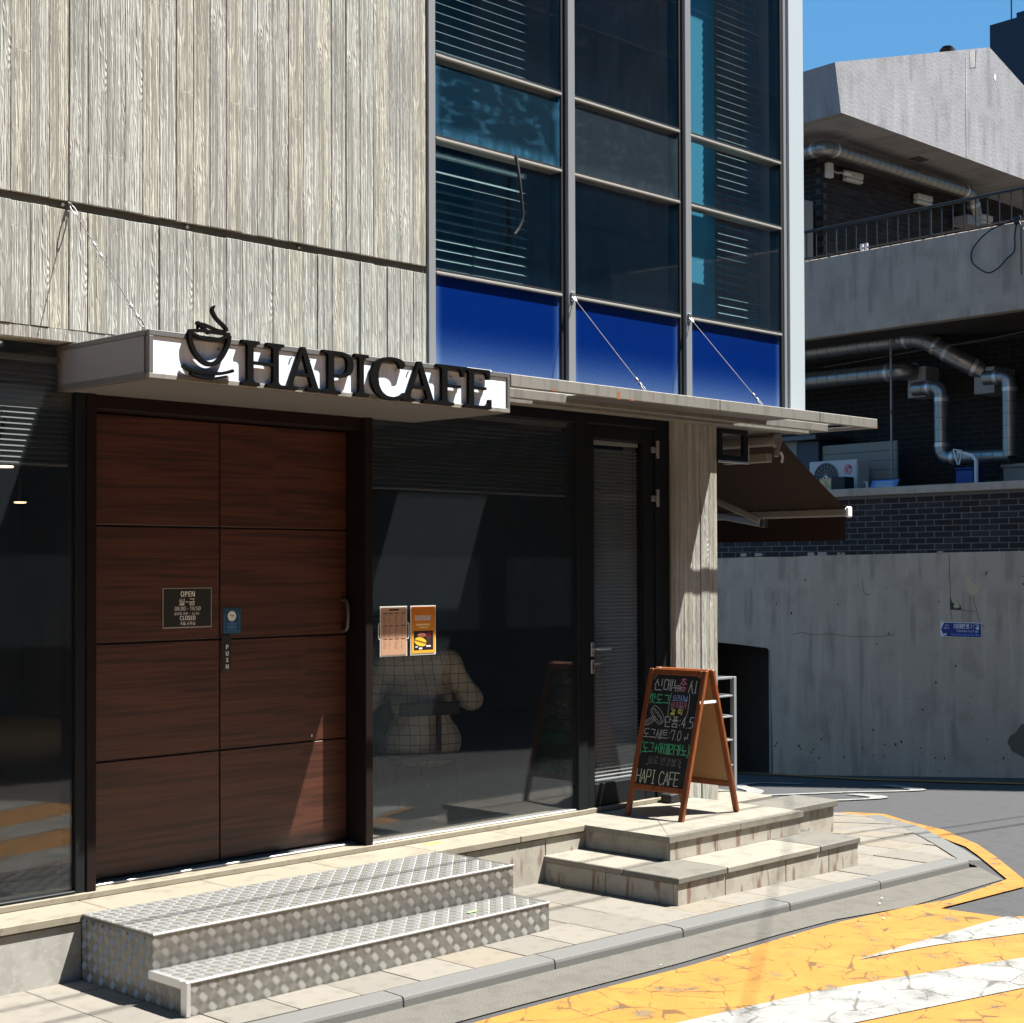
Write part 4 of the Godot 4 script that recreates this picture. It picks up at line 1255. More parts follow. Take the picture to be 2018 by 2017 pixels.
	var ring := func(ctr: Vector3, ax: Vector3, ry: float, rx: float) -> Array:
		var pts := []
		var side := ax.cross(Vector3.BACK).normalized()
		for i in 13:
			pts.append(ctr + ax * cos(TAU * i / 12) * ry + side * sin(TAU * i / 12) * rx)
		return pts
	var dir := (z - a).normalized()
	var st := mb()
	tube(st, ring.call(a + dir * 0.03, dir, 0.032, 0.011), 0.0032, 6)
	tube(st, [a + Vector3(-0.004, 0.01, -0.01), a + Vector3(-0.004, 0.0, 0.012)], 0.007, 8)
	part(k, "shackle", st, M.steel)
	st = mb()
	tube(st, [a + dir * 0.06, z - dir * 0.07], 0.0022, 6)
	part(k, "wire", st, M.stay_wire)
	for f in [0.33, 0.42, 0.82, 0.90]:
		st = mb()
		var p := a.lerp(z, f)
		tube(st, [p - dir * 0.012, p + dir * 0.012], 0.0075, 7)
		tube(st, [p + Vector3(-0.016, 0.004, 0), p + Vector3(0.016, -0.004, 0)], 0.0025, 5)
		part(k, "wire_clip", st, M.steel)
	st = mb()
	tube(st, ring.call(z - dir * 0.04, dir, 0.03, 0.011), 0.0032, 6)
	part(k, "shackle", st, M.steel_dark)
	for q in [[6.685, 6.692, "wire stay from the left mullion of the curtain wall down to the steel canopy"], [7.764, 7.782, "wire stay from the right mullion of the curtain wall down to the steel canopy"]]:
		var t := thing("wire_stay", q[2], "cable", Vector3(q[0], 3.243, 0.02), 0.0, "wire stays holding up the steel canopy")
		var b := Vector3(q[1] - q[0], 2.652 - 3.243, 0.535)
		var dd := b.normalized()
		st = mb()
		tube(st, [dd * 0.04, b - dd * 0.05], 0.0022, 6)
		part(t, "wire", st, M.stay_wire)
		st = mb()
		box(st, Vector3(-0.016, -0.03, 0.0025), Vector3(0.016, 0.02, 0.012), 0.003)
		tube(st, ring.call(dd * 0.03, dd, 0.022, 0.010), 0.004, 6)
		part(t, "anchor", st, M.steel)
		st = mb()
		for f in [0.88, 0.93]:
			var p := Vector3.ZERO.lerp(b, f)
			tube(st, [p - dd * 0.010, p + dd * 0.010], 0.008, 7)
		tube(st, ring.call(b - dd * 0.028, dd, 0.026, 0.010), 0.004, 6)
		part(t, "turnbuckle", st, M.steel_dark)

# ---------------------------------------------------------------- door, windows, notices
func plate(parent: Node3D, called: String, lo: Vector2, hi: Vector2, z0: float, z1: float, face: Material, edge: Material) -> MeshInstance3D:
	# a thin sheet whose front carries a print with uv 0..1
	var st := mb()
	for v in [[Vector2(0, 1)], [Vector2(0, 0)], [Vector2(1, 0)], [Vector2(0, 1)], [Vector2(1, 0)], [Vector2(1, 1)]]:
		var u: Vector2 = v[0]
		vert(st, Vector3(lerpf(lo.x, hi.x, u.x), lerpf(hi.y, lo.y, u.y), z1), Vector3.BACK, u)
	var o := part(parent, called, st, face)
	part(parent, called + "_backing", box_mesh(Vector3(lo.x, lo.y, z0), Vector3(hi.x, hi.y, z1 - 0.0012)), edge)
	return o

func build_glazing() -> void:
	var b: Node3D = get_node("cafe_building")
	# brown entrance: frame, recess, door leaves faced with eight boards
	part(b, "sill_course", box_mesh(Vector3(-3, 0.2705, -0.30), Vector3(7.64, 0.298, -0.032), 0.003), M.coping)
	part(b, "door_jamb", box_mesh(Vector3(3.622, 0.2985, -0.26), Vector3(3.669, 2.70, -0.042), 0.003), M.door_frame_brown)
	part(b, "door_jamb", box_mesh(Vector3(5.197, 0.2985, -0.26), Vector3(5.246, 2.70, -0.042), 0.003), M.door_frame_brown)
	part(b, "door_head", box_mesh(Vector3(3.6695, 2.392, -0.26), Vector3(5.1965, 2.70, -0.07), 0.003), M.door_frame_brown)
	part(b, "threshold", box_mesh(Vector3(3.6695, 0.2985, -0.24), Vector3(5.1965, 0.309, -0.115), 0.003), M.steel)
	var d := part(b, "entrance_door", box_mesh(Vector3(3.670, 0.3095, -0.25), Vector3(5.196, 2.391, -0.202)), M.gasket)
	var ys := [0.310, 0.832, 1.358, 1.886, 2.389]
	for r in 4:
		for x in [[3.673, 4.415], [4.423, 5.193]]:
			part(d, "door_panel", box_mesh(Vector3(x[0], ys[r] + 0.0035, -0.206), Vector3(x[1], ys[r + 1] - 0.0035, -0.19), 0.003, Transform3D.IDENTITY, Vector2(rng.randf() * 3, rng.randf() * 3)), M.door_wood)
	var hd := mb()
	tube(hd, spline([Vector3(5.168, 1.535, -0.189), Vector3(5.168, 1.525, -0.155), Vector3(5.168, 1.48, -0.145), Vector3(5.168, 1.43, -0.145), Vector3(5.168, 1.385, -0.155), Vector3(5.168, 1.375, -0.189)], 3), 0.010, 8)
	part(d, "pull_handle", hd, M.steel_dark)
	var pp := part(d, "push_plate", box_mesh(Vector3(4.425, 1.203, -0.1895), Vector3(4.477, 1.378, -0.182), 0.003), M.paper_black)
	pp.set_meta("label", "black push plate with the letters PUSH down it")
	for i in 4:
		lettering(d, "push_letter", "PUSH"[i], "Droid Sans", true, 0.021, 0.002, Vector3(4.454, 1.319 - i * 0.031, -0.1812), M.print_white)
	part(d, "peephole", box_mesh(Vector3(4.965, 0.852, -0.1898), Vector3(4.972, 0.867, -0.186), 0.002), M.print_white)
	# opening hours
	var n := thing("opening_hours_notice", "black opening hours notice with white lettering on the brown door", "notice", Vector3(4.099, 1.416, -0.1885))
	part(n, "sheet", box_mesh(Vector3.ZERO, Vector3(0.269, 0.186, 0.002)), M.print_grey)
	part(n, "print", box_mesh(Vector3(0.004, 0.005, 0.0021), Vector3(0.265, 0.182, 0.0028)), M.paper_black)
	lettering(n, "word", "OPEN", "Droid Sans", true, 0.026, 0.001, Vector3(0.135, 0.158, 0.0034), M.print_white, 0.86)
	lettering(n, "word", "CLOSED", "Droid Sans", true, 0.021, 0.001, Vector3(0.135, 0.046, 0.0034), M.print_white, 0.86)
	lettering(n, "hours", "08:00 - 16:50", "Droid Sans", false, 0.019, 0.001, Vector3(0.135, 0.090, 0.0034), M.print_white, 0.98)
	for q in [["월-금", Vector2(0.088, 0.136), Vector2(0.030, 0.030), 0.0035], ["마지막 주문 - 16:45", Vector2(0.062, 0.072), Vector2(0.0125, 0.012), 0.0015], ["주말,공휴일", Vector2(0.094, 0.028), Vector2(0.014, 0.014), 0.0017]]:
		var st := mb()
		scribble(st, q[0], q[1], q[2], q[3], 0.12)
		part(n, "lettering", st, M.print_white, Vector3(0, 0, 0.0034))
	n = thing("door_tag", "small dark teal notice with a round white emblem on the brown door", "notice", Vector3(4.433, 1.380, -0.1885))
	part(n, "sheet", box_mesh(Vector3.ZERO, Vector3(0.104, 0.124, 0.002)), M.tag_teal)
	var disc := mb()
	tube(disc, [Vector3(0.051, 0.085, 0.002), Vector3(0.051, 0.085, 0.0028)], 0.024, 20)
	part(n, "emblem", disc, M.print_white)
	var lines := mb()
	for k in 7:
		var ww: float = [0.012, 0.034, 0.022, 0.026, 0.030, 0.024, 0.036][k]
		var yy := 0.054 - k * 0.006 - (0.004 if k == 6 else 0.0)
		box(lines, Vector3(0.051 - ww, yy, 0.002), Vector3(0.051 + ww, yy + 0.0022, 0.0024))
	for q in [[Vector2(0.008, 0.008), Vector2(0.096, 0.008)], [Vector2(0.008, 0.008), Vector2(0.008, 0.085)], [Vector2(0.096, 0.008), Vector2(0.096, 0.085)], [Vector2(0.008, 0.085), Vector2(0.022, 0.098)], [Vector2(0.096, 0.085), Vector2(0.082, 0.098)]]:
		prism(lines, band(q, 0.0012), 0.002, 0.0023)
	part(n, "print", lines, M.sign_light_blue)
	var em := mb()
	for q in [[0.040, 0.087, 0.010, 0.004], [0.052, 0.084, 0.012, 0.005], [0.045, 0.079, 0.014, 0.002]]:
		box(em, Vector3(q[0], q[1], 0.0028), Vector3(q[0] + q[2], q[1] + q[3], 0.0032))
	part(n, "emblem_print", em, M.groove_olive)

	# shop windows
	part(b, "shop_window", box_mesh(Vector3(-3, 0.312, -0.076), Vector3(3.572, 2.66, -0.068)), M.shop_glass)
	part(b, "window_post", box_mesh(Vector3(3.572, 0.2985, -0.12), Vector3(3.6215, 2.66, -0.05), 0.003), M.frame_black)
	part(b, "window_sill", box_mesh(Vector3(-3, 0.2985, -0.11), Vector3(3.5715, 0.3115, -0.045), 0.003), M.frame_black)
	part(b, "shop_window", box_mesh(Vector3(5.2465, 0.307, -0.076), Vector3(6.796, 2.53, -0.068)), M.shop_glass)
	part(b, "window_sill", box_mesh(Vector3(5.2465, 0.2985, -0.11), Vector3(6.796, 0.3065, -0.055), 0.003), M.aluminium)
	# black side door
	var fr := part(b, "side_door_frame", box_mesh(Vector3(6.797, 0.2985, -0.17), Vector3(6.884, 2.66, -0.043), 0.004), M.frame_black)
	part(fr, "frame_post", box_mesh(Vector3(7.510, 0.2985, -0.17), Vector3(7.644, 2.66, -0.043), 0.004), M.frame_black)
	part(fr, "frame_head", box_mesh(Vector3(6.8845, 2.536, -0.17), Vector3(7.5095, 2.66, -0.043), 0.004), M.frame_black)
	var leaf := part(b, "side_door", box_mesh(Vector3(6.890, 0.302, -0.13), Vector3(6.954, 2.530, -0.053), 0.004), M.frame_black)
	part(leaf, "stile", box_mesh(Vector3(7.414, 0.302, -0.13), Vector3(7.506, 2.530, -0.053), 0.004), M.frame_black)
	part(leaf, "top_rail", box_mesh(Vector3(6.9545, 2.448, -0.13), Vector3(7.4135, 2.530, -0.054), 0.004), M.frame_black)
	part(leaf, "bottom_rail", box_mesh(Vector3(6.9545, 0.302, -0.13), Vector3(7.4135, 0.434, -0.054), 0.004), M.frame_black)
	part(leaf, "door_glass", box_mesh(Vector3(6.9545, 0.4345, -0.091), Vector3(7.4135, 2.4475, -0.085)), M.shop_glass_clear)
	for y in [2.410, 2.114]:
		var st := mb()
		for k in 3:
			tube(st, [Vector3(7.516, y - 0.052 + k * 0.036, -0.033), Vector3(7.516, y - 0.052 + k * 0.036 + 0.0335, -0.033)], 0.0125, 10)
		box(st, Vector3(7.469, y - 0.019, -0.0525), Vector3(7.505, y + 0.016, -0.033), 0.003)
		part(leaf, "hinge", st, M.steel)
	var st2 := mb()
	box(st2, Vector3(6.914, 1.178, -0.0525), Vector3(6.944, 1.258, -0.045), 0.006)
	tube(st2, [Vector3(6.929, 1.221, -0.046), Vector3(6.929, 1.221, -0.010), Vector3(6.939, 1.221, -0.005), Vector3(7.039, 1.221, -0.005)], 0.008, 8)
	part(leaf, "lever_handle", st2, M.steel)
	st2 = mb()
	box(st2, Vector3(6.914, 1.078, -0.0525), Vector3(6.944, 1.158, -0.045), 0.006)
	part(leaf, "lock_plate", st2, M.steel)
	part(leaf, "keyhole", box_mesh(Vector3(6.9245, 1.101, -0.0451), Vector3(6.9335, 1.134, -0.0438)), M.gasket)
	var wg := part(self, "door_wedge", box_mesh(Vector3(-0.05, 0, -0.04), Vector3(0.06, 0.055, 0.04), 0.006), M.gasket, Vector3(7.56, 0.2702, 0.02))
	tag(wg, "dark block on the ground between the black side door and the concrete column", "block")

	# sheets on the window
	var t := thing("menu_sheet", "brown printed menu taped on the shop window, left of the orange poster", "menu", Vector3(5.313, 1.239, -0.0675))
	plate(t, "print", Vector2(0.006, 0.008), Vector2(0.180, 0.252), 0.0012, 0.0036, M.menu_print, M.print_white)
	part(t, "sleeve", box_mesh(Vector3(0, 0, 0), Vector3(0.185, 0.258, 0.0010)), M.print_white)
	for sx in [0.0, 0.185]:
		var hs := mb()
		var dd := -1.0 if sx == 0.0 else 1.0
		tube(hs, spline([Vector3(sx, 0.172, 0.002), Vector3(sx + dd * 0.010, 0.165, 0.002), Vector3(sx + dd * 0.012, 0.13, 0.002), Vector3(sx + dd * 0.010, 0.095, 0.002), Vector3(sx, 0.088, 0.002)], 3), 0.0025, 6)
		part(t, "clip", hs, M.white_plastic)
	t = thing("hot_dog_poster", "orange hot dog poster taped on the shop window, right of the brown menu", "poster", Vector3(5.521, 1.239, -0.0675))
	plate(t, "print", Vector2(0.006, 0.010), Vector2(0.173, 0.252), 0.0012, 0.0036, M.poster_print, M.print_white)
	part(t, "sleeve", box_mesh(Vector3(0, 0, 0), Vector3(0.179, 0.258, 0.0010)), M.print_white)

func blind(label: String, x0: float, x1: float, y0: float, y1: float, z: float, pitch: float, depth: float, tilt: float, m: Material, group := "venetian blinds behind the glass") -> void:
	var t := thing("venetian_blind", label, "blind", Vector3((x0 + x1) / 2, y0, z), 0.0, group)
	var w := (x1 - x0) / 2
	var sl := box_mesh(Vector3(-w, -0.0008, -depth / 2), Vector3(w, 0.0008, depth / 2), 0.0, Transform3D(Basis(Vector3.RIGHT, tilt), Vector3.ZERO))
	var n := int((y1 - y0 - 0.03) / pitch)
	for k in n:
		piece(t, "slat", sl, m, Vector3(0, 0.012 + k * pitch, 0))
	part(t, "head_rail", box_mesh(Vector3(-w, y1 - y0 - 0.025, -0.014), Vector3(w, y1 - y0, 0.014), 0.002), m)
	part(t, "bottom_rail", box_mesh(Vector3(-w, -0.004, -0.010), Vector3(w, 0.008, 0.010), 0.002), m)
	for s in [-0.78, 0.78]:
		part(t, "cord", box_mesh(Vector3(w * s - 0.001, 0, depth / 2 + 0.0005), Vector3(w * s + 0.001, y1 - y0 - 0.03, depth / 2 + 0.0015)), M.gasket)

func build_inside() -> void:
	blind("dark grey venetian blind half drawn behind the shop window left of the brown door", 0.2, 3.56, 2.135, 2.60, -0.105, 0.0235, 0.026, 0.75, M.blind_grey)
	blind("dark grey venetian blind half drawn behind the shop window with the two posters", 5.26, 6.78, 2.105, 2.53, -0.125, 0.0235, 0.026, 0.75, M.blind_grey)
	blind("fully drawn grey venetian blind behind the glass of the black side door", 6.962, 7.405, 0.44, 2.445, -0.110, 0.0215, 0.024, 0.85, M.blind_pale)
	blind("slatted blind in the teal of the tinted glass in the top left pane of the curtain wall", 5.65, 6.487, 4.42, 5.92, -0.16, 0.052, 0.05, 0.55, M.blind_glass_tint)
	blind("slatted blind in the teal of the tinted glass in the lower left pane of the curtain wall above the blue panel", 5.65, 6.49, 3.19, 3.93, -0.16, 0.052, 0.05, 0.55, M.blind_glass_tint)
	blind("slatted blind in the teal of the tinted glass in the right column of the curtain wall beside the cyan partition", 8.30, 8.79, 3.19, 5.92, -0.17, 0.052, 0.05, 0.55, M.blind_glass_tint)
	# a seated guest seen from behind, on a stool chair at a counter
	person(Vector3(6.66, 0.262, -1.22))
	var c := thing("cafe_chair", "black chair with a straight back rail under the seated guest inside the window", "chair", Vector3(6.62, 0.262, -1.20), -0.35)
	part(c, "seat", box_mesh(Vector3(-0.21, 0.26, -0.22), Vector3(0.21, 0.30, 0.20), 0.01), M.chair_dark)
	part(c, "back_rail", box_mesh(Vector3(-0.22, 0.54, 0.205), Vector3(0.17, 0.62, 0.232), 0.008), M.chair_dark)
	for x in [-0.19, 0.19]:
		for z in [-0.2, 0.18]:
			part(c, "leg", box_mesh(Vector3(x - 0.014, 0, z - 0.014), Vector3(x + 0.014, 0.26, z + 0.014)), M.chair_dark)
	part(c, "back_post", box_mesh(Vector3(0.02, 0.30, 0.208), Vector3(0.05, 0.54, 0.226)), M.chair_dark)
	var tb := thing("cafe_counter", "dark counter table in front of the seated guest inside the shop window", "table", Vector3(7.15, 0.262, -2.05))
	part(tb, "top", box_mesh(Vector3(-0.7, 0.56, -0.3), Vector3(0.7, 0.60, 0.3), 0.005), M.floor_dark)
	part(tb, "pedestal", box_mesh(Vector3(-0.05, 0, -0.05), Vector3(0.05, 0.56, 0.05)), M.chair_dark)
	for q in [[Vector3(4.65, 2.315, -2.707), "near one of two small hanging ceiling lamps glowing inside the left window"], [Vector3(7.17, 2.315, -7.16), "far one of two small hanging ceiling lamps glowing inside the left window"]]:
		var l := thing("ceiling_lamp", q[1], "ceiling lamp", q[0], 0.0, "ceiling lamps inside the cafe")
		var st := mb()
		tube(st, [Vector3(0, -0.012, 0), Vector3(0, 0.006, 0)], 0.052, 18)
		part(l, "lamp_glow", st, M.ceiling_lamp_glow)
		st = mb()
		tube(st, [Vector3(0, -0.004, 0), Vector3(0, 0.008, 0)], 0.066, 18)
		part(l, "lamp_rim", st, M.lamp_ring)
		st = mb()
		tube(st, [Vector3(0, 0.008, 0), Vector3(0, 0.34, 0)], 0.02, 8)
		part(l, "stem", st, M.lamp_ring)
		var sp := SpotLight3D.new()
		sp.name = "lamp_light"
		sp.position = Vector3(0, -0.03, 0)
		sp.rotation.x = -PI / 2
		sp.spot_angle = 60
		sp.light_energy = 0.25
		sp.light_size = 0.05
		sp.light_color = Color(1.0, 0.86, 0.62)
		sp.spot_range = 8
		sp.spot_attenuation = 2
		sp.shadow_enabled = true
		l.add_child(sp)

# ---------------------------------------------------------------- a person as one continuous surface
func seg_dist(p: Vector3, a: Vector3, b: Vector3, ra: float, rb: float) -> float:
	var ab := b - a
	var t := clampf((p - a).dot(ab) / maxf(ab.length_squared(), 1e-9), 0, 1)
	return p.distance_to(a + ab * t) - lerpf(ra, rb, t)

func nets(bones: Array, cell: float, blend: float) -> ArrayMesh:
	# surface nets over tapered capsules joined by a smooth minimum
	var lo := Vector3.ONE * 1e9
	var hi := Vector3.ONE * -1e9
	for b in bones:
		for k in 2:
			lo = lo.min(b[k] - Vector3.ONE * (b[2 + k] + cell * 3))
			hi = hi.max(b[k] + Vector3.ONE * (b[2 + k] + cell * 3))
	var nx := int((hi.x - lo.x) / cell) + 2
	var ny := int((hi.y - lo.y) / cell) + 2
	var nz2 := int((hi.z - lo.z) / cell) + 2
	var f := PackedFloat32Array()
	f.resize(nx * ny * nz2)
	f.fill(1.0)
	for b in bones:
		var m: float = maxf(b[2], b[3]) + cell * 3 + blend
		var l: Vector3 = (b[0].min(b[1]) - Vector3.ONE * m - lo) / cell
		var h: Vector3 = (b[0].max(b[1]) + Vector3.ONE * m - lo) / cell
		for z in range(maxi(0, int(l.z)), mini(nz2, int(h.z) + 1)):
			for y in range(maxi(0, int(l.y)), mini(ny, int(h.y) + 1)):
				for x in range(maxi(0, int(l.x)), mini(nx, int(h.x) + 1)):
					var i := (z * ny + y) * nx + x
					var d := seg_dist(lo + Vector3(x, y, z) * cell, b[0], b[1], b[2], b[3])
					var e := f[i]
					var k := clampf(0.5 + 0.5 * (e - d) / blend, 0, 1)
					f[i] = lerpf(e, d, k) - blend * k * (1 - k)
	var ids := {}
	var vs := PackedVector3Array()
	for z in nz2 - 1:
		for y in ny - 1:
			for x in nx - 1:
				var base := (z * ny + y) * nx + x
				var sum := Vector3.ZERO
				var cnt := 0
				var c := [f[base], f[base + 1], f[base + nx], f[base + nx + 1], f[base + nx * ny], f[base + nx * ny + 1], f[base + nx * ny + nx], f[base + nx * ny + nx + 1]]
				var neg := 0
				for k in 8:
					if c[k] < 0:
						neg += 1
				if neg == 0 or neg == 8:
					continue
				for e in [[0, 1], [2, 3], [4, 5], [6, 7], [0, 2], [1, 3], [4, 6], [5, 7], [0, 4], [1, 5], [2, 6], [3, 7]]:
					if (c[e[0]] < 0) != (c[e[1]] < 0):
						var t: float = c[e[0]] / (c[e[0]] - c[e[1]])
						var pa := Vector3(e[0] & 1, (e[0] >> 1) & 1, e[0] >> 2)
						var pb := Vector3(e[1] & 1, (e[1] >> 1) & 1, e[1] >> 2)
						sum += pa.lerp(pb, t)
						cnt += 1
				ids[base] = vs.size()
				vs.append(lo + (Vector3(x, y, z) + sum / cnt) * cell)
	var idx := PackedInt32Array()
	var strides := [1, nx, nx * ny]
	for base in ids:
		var x: int = base % nx
		var y: int = (base / nx) % ny
		var z: int = base / (nx * ny)
		for ax in 3:
			var u: int = strides[(ax + 1) % 3]
			var v: int = strides[(ax + 2) % 3]
			var s0: bool = f[base] < 0
			var s1: bool = f[base + strides[ax]] < 0
			if s0 == s1:
				continue
			if not (ids.has(base - u) and ids.has(base - v) and ids.has(base - u - v)):
				continue
			var q := [ids[base], ids[base - u], ids[base - u - v], ids[base - v]]
			if s0:
				idx.append_array([q[0], q[2], q[1], q[0], q[3], q[2]])
			else:
				idx.append_array([q[0], q[1], q[2], q[0], q[2], q[3]])
	var nrm := PackedVector3Array()
	nrm.resize(vs.size())
	for i in range(0, idx.size(), 3):
		var n := (vs[idx[i + 2]] - vs[idx[i]]).cross(vs[idx[i + 1]] - vs[idx[i]])
		for k in 3:
			nrm[idx[i + k]] += n
	for i in nrm.size():
		nrm[i] = nrm[i].normalized()
	var a := []
	a.resize(Mesh.ARRAY_MAX)
	a[Mesh.ARRAY_VERTEX] = vs
	a[Mesh.ARRAY_NORMAL] = nrm
	a[Mesh.ARRAY_INDEX] = idx
	var out := ArrayMesh.new()
	out.add_surface_from_arrays(Mesh.PRIMITIVE_TRIANGLES, a)
	return out

func person(at: Vector3) -> void:
	var p := thing("person", "seated person in a pale checked shirt seen from behind through the shop window", "person", at, -0.5)
	# seat height 0.30; the person faces away, leaning on the counter
	var hip := Vector3(0, 0.40, 0.02)
	var neck := Vector3(-0.01, 0.905, -0.13)
	var sl := Vector3(-0.185, 0.83, -0.10)
	var sr := Vector3(0.185, 0.83, -0.10)
	var er := Vector3(0.345, 0.605, -0.10)
	var wr := Vector3(0.22, 0.62, -0.34)
	var el := Vector3(-0.30, 0.60, -0.22)
	var wl := Vector3(-0.12, 0.63, -0.43)
	# clothing is a shell of its own over the body
	var shirt := [[hip, Vector3(0, 0.60, -0.02), 0.168, 0.165], [Vector3(-0.07, 0.62, -0.03), Vector3(-0.09, 0.80, -0.085), 0.125, 0.105], [Vector3(0.07, 0.62, -0.03), Vector3(0.09, 0.80, -0.085), 0.125, 0.105],
		[sl, sr, 0.085, 0.085], [Vector3(0, 0.84, -0.11), neck, 0.085, 0.066], [sr, er, 0.082, 0.066], [er, wr, 0.064, 0.046], [sl, el, 0.082, 0.066], [el, wl, 0.064, 0.046], [Vector3(-0.09, 0.36, 0.02), Vector3(0.09, 0.36, 0.02), 0.15, 0.15]]
	part(p, "shirt", nets(shirt, 0.014, 0.05), M.checked_shirt)
	var body := [[hip, Vector3(0, 0.78, -0.09), 0.11, 0.07], [Vector3(0, 0.84, -0.11), Vector3(0, 0.985, -0.16), 0.058, 0.052], [Vector3(-0.09, 0.37, 0), Vector3(-0.13, 0.38, -0.42), 0.098, 0.07], [Vector3(0.09, 0.37, 0), Vector3(0.13, 0.38, -0.42), 0.098, 0.07],
		[Vector3(-0.13, 0.38, -0.42), Vector3(-0.13, 0.06, -0.38), 0.066, 0.045], [Vector3(0.13, 0.38, -0.42), Vector3(0.13, 0.06, -0.38), 0.066, 0.045], [Vector3(-0.13, 0.04, -0.36), Vector3(-0.14, 0.03, -0.55), 0.040, 0.034], [Vector3(0.13, 0.04, -0.36), Vector3(0.14, 0.03, -0.55), 0.040, 0.034]]
	var b := part(p, "body", nets(body, 0.016, 0.03), M.trousers)
	b.set_meta("label", "dark trousers and shoes")
	# head with brow, nose, jaw and ears; turned slightly down
	var h := Vector3(0, 1.075, -0.19)
	var head := [[h + Vector3(0, 0.02, 0.01), h + Vector3(0, 0.0, -0.02), 0.092, 0.088], [h + Vector3(0, -0.05, -0.035), h + Vector3(0, -0.085, -0.055), 0.062, 0.040], [h + Vector3(0, -0.01, -0.10), h + Vector3(0, -0.038, -0.122), 0.010, 0.014],
		[h + Vector3(0.088, -0.01, 0.0), h + Vector3(0.092, -0.035, -0.004), 0.016, 0.010], [h + Vector3(-0.088, -0.01, 0.0), h + Vector3(-0.092, -0.035, -0.004), 0.016, 0.010], [h + Vector3(0, -0.06, 0.02), Vector3(0, 0.93, -0.145), 0.056, 0.056]]
	part(p, "head", nets(head, 0.007, 0.02), M.skin)
	var hair := [[h + Vector3(0, 0.04, 0.02), h + Vector3(0, 0.02, -0.01), 0.094, 0.086], [h + Vector3(0, 0.0, 0.045), h + Vector3(0, -0.055, 0.045), 0.075, 0.055], [h + Vector3(0, 0.07, -0.05), h + Vector3(0, 0.075, 0.0), 0.052, 0.066]]
	part(p, "hair", nets(hair, 0.009, 0.03), M.hair)
	for s in [[wr, (wr - er).normalized(), 1.0], [wl, (wl - el).normalized(), -1.0]]:
		var w: Vector3 = s[0]
		var d: Vector3 = s[1]
		var side := Vector3.UP.cross(d).normalized()
		var palm := w + d * 0.075
		var hand := [[w - d * 0.02, w + d * 0.02, 0.026, 0.024], [w + d * 0.03 + side * 0.02, palm + side * 0.028, 0.017, 0.015], [w + d * 0.03 - side * 0.02, palm - side * 0.028, 0.017, 0.015], [w + d * 0.02, palm, 0.02, 0.016]]
		for k in 4:
			var root := palm + side * (0.03 - k * 0.02)
			var ln: float = [0.028, 0.033, 0.030, 0.024][k]
			var mid := root + d * ln + Vector3(0, -0.008, 0)
			hand.append([root, mid, 0.0092, 0.0085])
			hand.append([mid, mid + d * ln * 0.7 + Vector3(0, -0.022, 0), 0.0085, 0.0072])
		var th: Vector3 = w + d * 0.03 - side * 0.03 * s[2]
		hand.append([th, th + d * 0.03 - side * 0.022 * s[2], 0.012, 0.010])
		hand.append([th + d * 0.03 - side * 0.022 * s[2], th + d * 0.055 - side * 0.02 * s[2] + Vector3(0, -0.01, 0), 0.010, 0.008])
		part(p, "hand", nets(hand, 0.0045, 0.006), M.skin)

